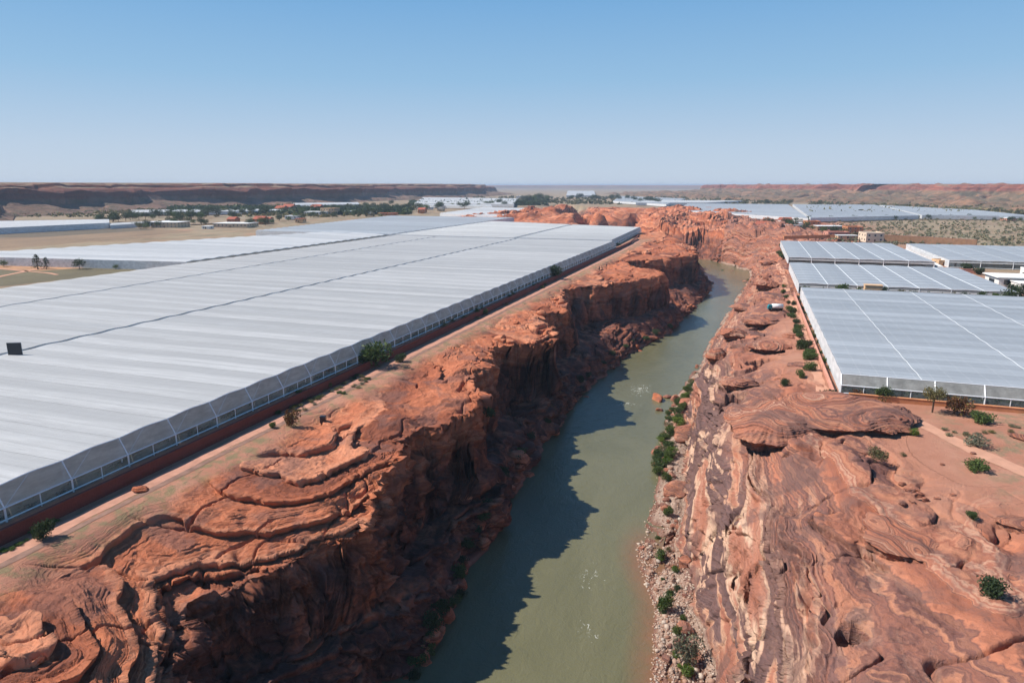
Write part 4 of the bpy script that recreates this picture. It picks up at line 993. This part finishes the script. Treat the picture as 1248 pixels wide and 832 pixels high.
# ================================================================== BUILDINGS
M_WIN=simple('dark_window',(.03,.035,.04),.2,spec=.5); M_ROOFR=simple('red_tile_roof',(.42,.12,.07),.85,var=.3,scale=1.2); M_ROOFW=simple('white_roof',(.80,.80,.78),.7,var=.06); M_ROOFG=simple('grey_roof',(.38,.38,.37),.7)
M_BEIGE=simple('beige_render',(.60,.46,.31),.85,var=.12,scale=.5); M_CREAM=simple('cream_render',(.70,.56,.42),.85,var=.1,scale=.5); M_OR=simple('orange_render_wall',(.56,.23,.11),.85,var=.15,scale=.5); M_SAND=simple('sand_render',(.66,.42,.24),.85,var=.12,scale=.5); M_DOOR=simple('brown_door',(.12,.06,.04),.7); M_TEAL=simple('teal_paint',(.02,.22,.25),.4,var=.05)
def house(x,y,w,d,h,wm,rm,roof,label,rot=0,cat='house',name='house',floors=1,z=0,over=.5,door=True,group=None):
    g=empty(name,(x,y,z),rot,label,cat,group)
    MB().box(-w/2,w/2,-d/2,d/2,-.3,h).build('wall',wm,g)
    if roof=='flat':
        MB().box(-w/2-over,w/2+over,-d/2-over,d/2+over,h+.004,h+.35).build('roof',rm,g)
    elif roof=='parapet':
        r=MB(); r.box(-w/2-.1,w/2+.1,-d/2-.1,-d/2+.3,h+.003,h+.7); r.box(-w/2-.1,w/2+.1,d/2-.3,d/2+.1,h+.003,h+.7); r.box(-w/2-.1,-w/2+.3,-d/2+.3,d/2-.3,h+.003,h+.7); r.box(w/2-.3,w/2+.1,-d/2+.3,d/2-.3,h+.003,h+.7); r.box(-w/2+.3,w/2-.3,-d/2+.3,d/2-.3,h+.003,h+.1); r.build('roof',rm,g)
    else:
        e=over; rz=h+min(w,d)*.26
        r=MB(); a=[(-w/2-e,-d/2-e,h),(w/2+e,-d/2-e,h),(w/2+e,0,rz),(-w/2-e,0,rz),(w/2+e,d/2+e,h),(-w/2-e,d/2+e,h)]
        r.poly([a[0],a[1],a[2],a[3]]); r.poly([a[3],a[2],a[4],a[5]]); r.poly([a[1],a[4],a[2]]); r.poly([a[0],a[3],a[5]]); r.poly([a[0],a[5],a[4],a[1]])
        ro=r.build('roof',rm,g)
    nw=max(1,int(w/4)); 
    for f in range(floors):
        z0=h*f/floors+h/floors*.35; z1=h*f/floors+h/floors*.75
        for i in range(nw):
            if i==nw//2 and f==0 and door: 
                MB().box(-.6,.6,-d/2-.06,-d/2+.05,0,2.1).build('door',M_DOOR,g); continue
            cx=-w/2+(i+.5)*w/nw; wf=MB().box(cx-.85,cx+.85,-d/2-.05,-d/2+.04,z0-.1,z1+.1).build('window',M_WHITE if wm is not M_WHITE else M_ROOFG,g)
            MB().box(cx-.7,cx+.7,-d/2-.09,-d/2-.053,z0,z1).build('pane',M_WIN,wf)
        for i in range(max(1,int(d/5))):
            cy=-d/2+(i+.5)*d/max(1,int(d/5))
            MB().box(w/2-.04,w/2+.06,cy-.8,cy+.8,z0,z1).build('window',M_WIN,g)
            MB().box(-w/2-.06,-w/2+.04,cy-.8,cy+.8,z0,z1).build('window',M_WIN,g)
    return g
def hpx(px,py,wpx,hpx_,d,wm,rm,roof,label,floors=1,rot=None,cat='house',name='house',**k):
    x,y=at(px,py,0); dist=math.hypot(x,y); s=math.hypot(dist,CAMH)/FPX*1.0
    w_=wpx*s; h_=max(2.6,hpx_*s); rot=YAW*.6 if rot is None else rot
    return house(x-0,y+d/2,w_,d,h_,wm,rm,roof,label,rot,cat,name,floors,**k)
TOWN=[
 (198,277.5,30,5.5,24,M_BEIGE,M_ROOFW,'flat','beige building with a white flat roof at the edge of the brown field',2),
 (278,277,40,4,26,M_BEIGE,M_ROOFW,'flat','long low building with a bright white roof near the blue-grey greenhouse',1),
 (280,271.5,9,4,14,M_OR,M_ROOFR,'gable','orange gabled house rising behind the long white roof',2),
 (250,279,9,2.5,8,M_WHITE,M_ROOFW,'flat','tiny pale shed left of the long white-roofed building',1),
 (313,272.5,12,5,16,M_OR,M_ROOFR,'gable','orange house with red roof right of the long white-roofed building',2),
 (324,271.5,7,4.5,12,M_BEIGE,M_ROOFR,'gable','beige house squeezed between dark trees right of the orange house',2),
 (353,267,14,3.5,16,M_WHITE,M_ROOFW,'flat','white-roofed house at the front of the town left of the terracotta lot',1),
 (363,271,9,4,12,M_SAND,M_ROOFR,'flat','pinkish house in front of the dark tree in the middle of the town',1),
 (339,259,10,5,20,M_OR,M_ROOFR,'gable','red house at the left end of the upper town',2),
 (349,256.5,12,4,20,M_WHITE,M_ROOFR,'gable','white house with red roof in the upper town',2),
 (355,260,14,2.5,18,M_WHITE,M_ROOFW,'flat','low white roof below the red-roofed white house',1),
 (332,259.5,8,3.5,20,M_WHITE,M_ROOFW,'flat','white block at the far left of the upper town',1),
 (381,262,24,3.5,24,M_WHITE,M_ROOFW,'flat','wide low white shed left below the orange villa',1),
 (383,256.5,11,4,20,M_OR,M_ROOFR,'gable','dull red house left of the orange villa',2),
 (397,261.5,16,7,26,M_SAND,M_SAND,'parapet','large orange villa with flat parapet in the middle of the town',2),
 (371,254,9,2.5,20,M_WHITE,M_ROOFW,'flat','small white house high in the middle of the town',1),
 (423,260.5,9,3,18,M_WHITE,M_ROOFW,'flat','small white house right of the orange villa',1),
 (447,261,14,2.5,18,M_WHITE,M_ROOFW,'flat','low white house near the corner of the blue-grey greenhouse',1),
 (470,262,22,1.8,14,M_OR,M_ROOFR,'flat','long low red roof at the far edge of the blue-grey greenhouse',1),
 (512,259.5,8,4,18,M_OR,M_ROOFR,'gable','red house at the left corner of the pointed white greenhouse',2),
 (520,255,9,2.5,18,M_WHITE,M_ROOFW,'flat','white house behind the red house by the pointed greenhouse',1),
 (535,257,7,2.5,18,M_BEIGE,M_ROOFG,'flat','grey-roofed house behind the pointed white greenhouse',1),
 (318,246.5,10,2,30,M_OR,M_ROOFR,'gable','tiny red house at the foot of the left mesa, leftmost of the hamlet',1),
 (328,246.5,9,2,30,M_OR,M_ROOFR,'gable','tiny red house at the foot of the left mesa, right one of the hamlet',1),
 (632,241.5,9,2.2,40,M_WHITE,M_ROOFW,'flat','white sheds right of the wide white greenhouse near the dark clump',1),
 (930,277,14,3,18,M_PINKW,M_ROOFR,'gable','red-roofed house at the left end of the right village',1),
 (957,272.5,12,3.5,18,M_WHITE,M_ROOFR,'gable','white house with pink roof in the back of the right village',2),
 (972,275,9,2.5,16,M_WHITE,M_ROOFW,'flat','small white-roofed house right of the pink-roofed one',1),
 (990,273.5,14,3,18,M_OR,M_OR,'parapet','long orange flat house in the back of the right village',1),
 (966,278,18,2.8,14,M_TEAL,M_ROOFG,'flat','dark teal shed in the middle of the right village',1),
 (1010,281,26,4.5,16,M_BROWNW,M_ROOFW,'flat','long shed with bright white roof in the right village',1),
 (1020,288.5,22,4.5,14,M_PINKW,M_PINKW,'parapet','pink flat-roofed house in front of the long white shed',1),
 (1040,284,16,6,16,M_OR,M_OR,'parapet','orange block with dark openings left of the tall cream village house',2),
 (1032,291,20,3,8,M_SAND,M_WHITE,'flat','low sand-coloured house with white roof by the greenhouse back',1),
 (1063,295,18,9,18,M_CREAM,M_CREAM,'parapet','tall cream village house at the head of the long brown wall',2),
 (1056,294,9,5,10,M_CREAM,M_CREAM,'parapet','smaller cream annexe left of the tall cream village house',1),
 (1148,324,10,4,9,M_SAND,M_SAND,'parapet','pinkish hut at the corner behind the second right greenhouse',1),
 (1162,325,12,5.5,9,M_WHITE,M_WHITE,'parapet','cream cube house right of the pinkish hut',1),
 (1172,325,10,4,8,M_BROWNW,M_ROOFR,'flat','brown hut touching the cream cube house',1),
 (1222,323,18,4,8,M_SAND,M_SAND,'parapet','yellow-ochre house behind the white flat-roofed house',1),
 (1165,265.5,14,1.8,20,M_WHITE,M_ROOFW,'flat','tiny white house in the tree row on the right plain',1),
 (1232,268.5,10,1.6,16,M_PINKW,M_ROOFW,'flat','low pinkish house at the far right of the scrub plain',1),
]
for t in TOWN: hpx(*t[:9],floors=t[9])
# the white modern house at the right edge: three blocks under flat roofs, terrace wall
g=empty('villa',(122,372,0),math.radians(4),'sprawling white flat-roofed house with shaded terrace at the right edge','house')
MB().box(-14,2,-8,8,-.3,4.2).build('wall',M_WHITE,g); MB().box(3,24,-10,10,-.3,5.2).build('wall',M_WHITE,g); MB().box(-10,0,-20,-10,-.3,3.2).build('wall',M_WHITE,g)
MB().box(-15,3.1,-9,9,4.204,4.6).build('roof',M_WHITE,g); MB().box(2,26,-13,11,5.204,5.6).build('roof',M_WHITE,g); MB().box(-10.4,.4,-20.4,-9.7,3.204,3.5).build('roof',M_WHITE,g)
MB().box(5,22,-10.08,-9.98,1.0,4.0).build('window',M_WIN,g); MB().box(-12,-2,-8.08,-7.98,1.2,3.4).build('window',M_WIN,g)
for xx in (4,10,16,23): MB().box(xx,xx+.4,-12.6,-12.2,0,5.2).build('column',M_WHITE,g)
MB().box(2,26,-13.2,-12.8,0,.8).build('parapet',M_WHITE,g)
MB().box(-9,-3,-20.08,-19.98,.8,2.4).build('window',M_WIN,g); MB().box(-14.08,-13.98,-3,3,1,3).build('window',M_WIN,g)
house(133,393,12,9,5.5,M_WHITE,M_WHITE,'parapet','white gabled-looking block behind the sprawling white house',cat='house',floors=1)
# sand-coloured block on the front of the second right greenhouse
g=empty('pump_house',(49.5,310.6,0),0,'sand-coloured cube standing at the front side of the second right greenhouse','hut'); MB().box(-3.2,3.2,-2,2,-.1,5.2).build('wall',M_SAND,g); MB().box(-3.4,3.4,-2.2,2.2,5.204,5.45).build('roof',M_SAND,g); MB().box(-.6,.6,-2.05,-1.98,0,2.1).build('door',M_SAND,g)

# ================================================================== SMALL THINGS
M_BLACK=simple('black_panel',(.015,.018,.025),.35,spec=.5)
x,y=at(19,432,5); g=empty('panel_board',(x,y,2.6),math.radians(25),'dark upright panel standing on the drain line at the left edge','panel'); g.scale=(.85,.85,.85)
MB().box(-1.9,1.9,-.12,.12,2.0,6.3).build('panel_face',M_BLACK,g); MB().box(-1.98,1.98,-.05,.05,1.95,6.35).build('rim',M_GUT,g)
for s_ in (-1,1): MB().bar((s_*1.5,.2,0),(s_*1.5,.2,5),.09).build('leg',M_FRAME,g)
x,y,z=hit(394,515); g=empty('box',(x,y,z),.3,'small black box standing on the left rock shelf','box'); MB().box(-.55,.55,-.45,.45,-.15,1.25).build('body',M_BLACK,g); MB().box(-.6,.6,-.5,.5,1.254,1.33).build('lid',M_BLACK,g)
x,y,z=hit(637,347); g=empty('marker_post',(x,y,z),0,'pink and white marker standing at the brick wall on the left rim','marker'); M_PK=simple('pink_paint',(.75,.30,.30),.6); MB().box(-.55,.55,-.3,.3,0,1.5).build('body',M_PK,g); MB().box(-.4,.4,-.34,-.302,.5,1.3).build('face',M_WHITE,g)
# truck
M_TYRE=simple('tyre',(.02,.02,.02),.9)
x,y,z=hit(944,378); g=empty('truck',(x,y,z+.02),math.radians(12),'small white tank truck with teal cab parked among rocks on the right rim','truck')
bm=bmesh.new(); bmesh.ops.create_cone(bm,cap_ends=True,segments=20,radius1=1.15,radius2=1.15,depth=5.2,matrix=Matrix.Translation((1.2,0,2.0))@Matrix.Rotation(math.radians(90),4,'Y')); me=D.meshes.new('tank'); bm.to_mesh(me); bm.free(); link('tank',me,M_ROOFW,g,True)
MB().box(-1.5,3.8,-.9,.9,.6,.85).build('chassis',M_BLACK,g)
c_=MB(); c_.v=[(-3.4,-1.05,.6),(-1.6,-1.05,.6),(-1.6,-1.05,2.7),(-2.9,-1.05,2.7),(-3.4,-1.05,1.7),(-3.4,1.05,.6),(-1.6,1.05,.6),(-1.6,1.05,2.7),(-2.9,1.05,2.7),(-3.4,1.05,1.7)]
c_.f=[(0,1,2,3,4),(9,8,7,6,5),(0,5,6,1),(1,6,7,2),(2,7,8,3),(3,8,9,4),(4,9,5,0)]; cb=c_.build('cab',M_TEAL,g)
MB().quad((-3.37,-.9,1.76),(-3.37,.9,1.76),(-2.94,.9,2.6),(-2.94,-.9,2.6)).build('windscreen',M_WIN,cb)
for wx_ in (-2.5,.6,2.9):
    for wy_ in (-1,1):
        bm=bmesh.new(); bmesh.ops.create_cone(bm,cap_ends=True,segments=16,radius1=.5,radius2=.5,depth=.3,matrix=Matrix.Translation((wx_,wy_,.5))@Matrix.Rotation(math.radians(90),4,'X')); me=D.meshes.new('wheel'); bm.to_mesh(me); bm.free(); link('wheel',me,M_TYRE,g)

g.scale=(.78,.78,.78)
# ================================================================== MESAS AND HILLS
def mesamat(name,a,b,tal1,tal2,zt):
    m,nt=mat(name); n=N(nt); pos=n('ShaderNodeNewGeometry').outputs['Position']; Z=n('ShaderNodeSeparateXYZ',i_0=pos).outputs[2]
    lay=n.noise(.16,4,.6,n.mapv(pos,(.06,.06,1.6))); big=n.noise(.008,6,.65,pos); med=n.noise(.04,6,.7,pos)
    c=n.mix(n.rng(lay,.35,.65),a,b); t=n.mix(n.rng(big,.4,.6),tal1,tal2); t=n.mix(n.rng(med,.46,.60,0,.8),t,(.12,.105,.07)); c=n.mix(n.rng(n.noise(.09,5,.75,pos),.45,.62,0,.6),c,(.13,.07,.055))
    c=n.mix(n.rng(n.math('ADD',Z,n.math('MULTIPLY',med,14)),zt-2+7,zt+3+7),t,c)
    nz=n('ShaderNodeSeparateXYZ',i_0=n('ShaderNodeNewGeometry').outputs['Normal']).outputs[2]
    c=n.mix(n.math('MULTIPLY',n.rng(nz,.93,.98),n.math('GREATER_THAN',Z,40.0)),c,n.mix(n.rng(med,.4,.6),(.24,.20,.14),(.30,.17,.11)))
    s=n('ShaderNodeBsdfPrincipled',i_Roughness=.95); s.inputs['Specular IOR Level'].default_value=.1; n.set(s.inputs['Base Color'],c)
    bp=n('ShaderNodeBump',i_Strength=1.0,i_Distance=7.0); n.set(bp.inputs['Height'],med); nt.links.new(bp.outputs[0],s.inputs['Normal'])
    out(nt,s.outputs[0]); return m
M_MESA=mesamat('mesa_rock_left',(.24,.09,.06),(.14,.06,.045),(.28,.165,.12),(.20,.125,.09),22)
M_MESR=mesamat('mesa_rock_right',(.42,.15,.095),(.22,.085,.065),(.33,.18,.11),(.20,.14,.09),30)
def mesa(name,foot,prof,m,amp,cell,n_s,seed,back=2500,jag=1.0,gul=5.0):
    """foot: world polyline; prof: list of (setback, z); ribbon with buttresses and gullies"""
    P_=np.array(foot,float); seg=np.hypot(*np.diff(P_,axis=0).T); cum=np.concatenate([[0],np.cumsum(seg)]); 
    w_=np.linspace(0,1,n_s); Ls=cum[-1]*w_
    fx=np.interp(Ls,cum,P_[:,0]); fy=np.interp(Ls,cum,P_[:,1])
    tx=np.gradient(fx); ty=np.gradient(fy); k=np.ones(31)/31; tx=np.convolve(np.pad(tx,15,'edge'),k,'valid'); ty=np.convolve(np.pad(ty,15,'edge'),k,'valid'); l=np.hypot(tx,ty); nx,ny=-ty/l,tx/l   # left of the direction = back
    pr=np.array(prof,float); nt_=90; 
    arc=np.concatenate([[0],np.cumsum(np.abs(np.diff(pr[:,0]))*.15+np.abs(np.diff(pr[:,1])))]); T_=np.linspace(0,arc[-1],nt_); sb=np.interp(T_,arc,pr[:,0]); zz=np.interp(T_,arc,pr[:,1])
    S_,T2=np.meshgrid(Ls,np.arange(nt_),indexing='ij'); Zb=zz[T2]; SB=sb[T2]
    zmax=pr[:,1].max(); hgt=np.clip(Zb/zmax,0,1)
    g_=1-np.abs(n2(S_/cell+seed,S_*0+3,seed))*2.2; g2=n2(S_/(cell*.3),S_*0,seed+1); g3=n2(S_/(cell*.1),Zb/40,seed+2); big=n2(S_/(cell*4.5),S_*0,seed+4)
    w2=np.clip(hgt*1.3,0,1)
    off=-amp*(g_*.8+.45*g2+.16*g3+1.6*big)*w2*jag
    zv=Zb*(1+.05*n2(S_/(cell*3),S_*0+9,seed+5)*ss(.6,1,hgt)) + hgt*(1-hgt)*4*3.0*fb2(S_/(cell*.5),SB/60,seed+6,3)
    zv=zv+ (hgt<.55)*hgt*6*n2(S_/(cell*.35),SB/80,seed+8)
    gl_=np.abs(n2(S_/(cell*.55)+.6*n2(S_/cell,SB/200,seed+12),SB/420,seed+11)); zv=zv-gul*(1-np.exp(-Zb/9))*ss(1.0,.75,hgt*.98)*(.55-gl_)*1.4+gul*.5*fb2(S_/60,SB/60,seed+13,4)*(hgt>.02)*(hgt<.97)
    X_=fx[:,None]+nx[:,None]*(SB+off); Y_=fy[:,None]+ny[:,None]*(SB+off)
    # tabletop
    tops=[]
    for b_ in (60,200,600,back):
        tops.append(np.stack([X_[:,-1]+nx*b_,Y_[:,-1]+ny*b_,zv[:,-1]+.8*n2(Ls/90,Ls*0+b_,seed+7)],-1))
    V=np.concatenate([np.stack([X_,Y_,zv],-1)]+[t[:,None] for t in tops],1); r,c=V.shape[:2]
    V[:,0,2]=-2
    me=npmesh(name,V.reshape(-1,3),gridfaces(r,c)[:,::-1]); o=link(name,me,m,None,False)
    if sum(me.polygons[i].normal.z for i in range(0,len(me.polygons),997))<0: me.flip_normals()
    tag(o,kind='structure'); return o
lf=[at(-260,275,0),at(-60,267,0),at(60,262,0),at(160,257,0),at(260,252,0),at(360,249,0),at(430,246,0),at(520,242.5,0),at(590,239.5,0),at(628,236.5,0)]
mesa('mesa',lf,[(0,0),(30,5),(75,13),(88,17),(94,28),(98,38),(108,41),(150,43),(156,47),(190,50)],M_MESA,52,230,1700,4,jag=1.0,gul=8)
rf=[at(735,236,0),at(800,240,0),at(870,243,0),at(960,246,0),at(1060,250,0),at(1160,254,0),at(1280,260,0),at(1500,272,0)]
rf=[(x,y) for x,y in rf]
mesa('mesa',rf,[(0,0),(200,8),(420,20),(560,30),(580,37),(600,44),(640,49)],M_MESR,85,260,1700,9,jag=1.3,back=4000,gul=20)
# low spur at the far left edge and a low butte behind the town
lo_=[at(-120,283,0),at(-20,279,0),at(14,272,0),at(20,262,0)]
mesa('mesa',lo_,[(0,0),(14,6),(20,16),(30,22),(45,24)],M_MESA,8,60,400,14,back=120)
# distant plateau on the horizon
hor=[(-9000,9000),(-2500,9500),(1000,9000),(5000,7000),(9000,4000)]
mesa('mesa',hor,[(0,0),(300,12),(420,30),(470,42),(600,46)],M_MESR,90,600,500,19,back=6000)

# ================================================================== AIR
m,nt=mat('haze_air'); v=nt.nodes.new('ShaderNodeVolumePrincipled'); v.inputs['Color'].default_value=(.66,.80,1,1); v.inputs['Density'].default_value=HAZE; v.inputs['Anisotropy'].default_value=0.0; out(nt,None,v.outputs[0])
o=MB().box(-46000,46000,-900,47000,-35,66).build('haze',m); tag(o,'thin pale haze over the whole valley',kind='stuff')
#@@REST_END
# ================================================================== WORLD, SUN, CAMERA
SUN_EL=math.radians(47); 
sd=Vector((-.96,-.20,0)).normalized()
az=math.atan2(sd.x,sd.y)            # clockwise from +Y
w=D.worlds.new('World'); SC.world=w; w.use_nodes=True; nt=w.node_tree; nt.nodes.clear()
sky=nt.nodes.new('ShaderNodeTexSky'); sky.sky_type='NISHITA'; sky.sun_disc=False; sky.sun_elevation=SUN_EL; sky.sun_rotation=az
sky.altitude=200; sky.air_density=1.0; sky.dust_density=.4; sky.ozone_density=3.0
n=N(nt)
el=n('ShaderNodeSeparateXYZ',i_0=n('ShaderNodeTexCoord').outputs['Generated']).outputs[2]
skc=n.ramp(el,[(0,(.50,.58,.69)),(.05,(.44,.55,.69)),(.14,(.27,.46,.67)),(.28,(.125,.33,.62)),(.46,(.048,.195,.46)),(.75,(.035,.12,.29)),(1,(.03,.095,.25))])
bg=nt.nodes.new('ShaderNodeBackground'); bg.inputs[1].default_value=.05; nt.links.new(n.mix(.9,sky.outputs[0],n.mix(1.0,skc,(20,20,20),'MULTIPLY')),bg.inputs[0])
wo=nt.nodes.new('ShaderNodeOutputWorld'); nt.links.new(bg.outputs[0],wo.inputs[0])
L=D.lights.new('sun','SUN'); L.energy=5.0; L.angle=math.radians(.53); L.color=(1,.95,.88)
lo=D.objects.new('sun',L); COL.objects.link(lo)
dirv=-(sd*math.cos(SUN_EL)+Vector((0,0,math.sin(SUN_EL))))
lo.rotation_euler=dirv.to_track_quat('-Z','Y').to_euler(); lo.location=(-60,-20,150)
cam=D.cameras.new('camera'); co=D.objects.new('camera',cam); COL.objects.link(co); SC.camera=co
cam.sensor_width=36; cam.lens=24.0; cam.clip_end=60000; cam.clip_start=.5
co.location=(0,0,CAMH); co.rotation_euler=(math.radians(90)-PIT,0,YAW)
SC.view_settings.view_transform='Standard'; SC.view_settings.look='None'; SC.view_settings.exposure=.26; SC.view_settings.gamma=1
SC.render.engine='CYCLES'; SC.cycles.max_bounces=5; SC.cycles.diffuse_bounces=1; SC.cycles.glossy_bounces=2; SC.cycles.transparent_max_bounces=12; SC.cycles.volume_bounces=0
SC.cycles.use_denoising=True; SC.cycles.use_adaptive_sampling=True; SC.cycles.adaptive_threshold=.02
print('script',round(time.time()-T0,1))
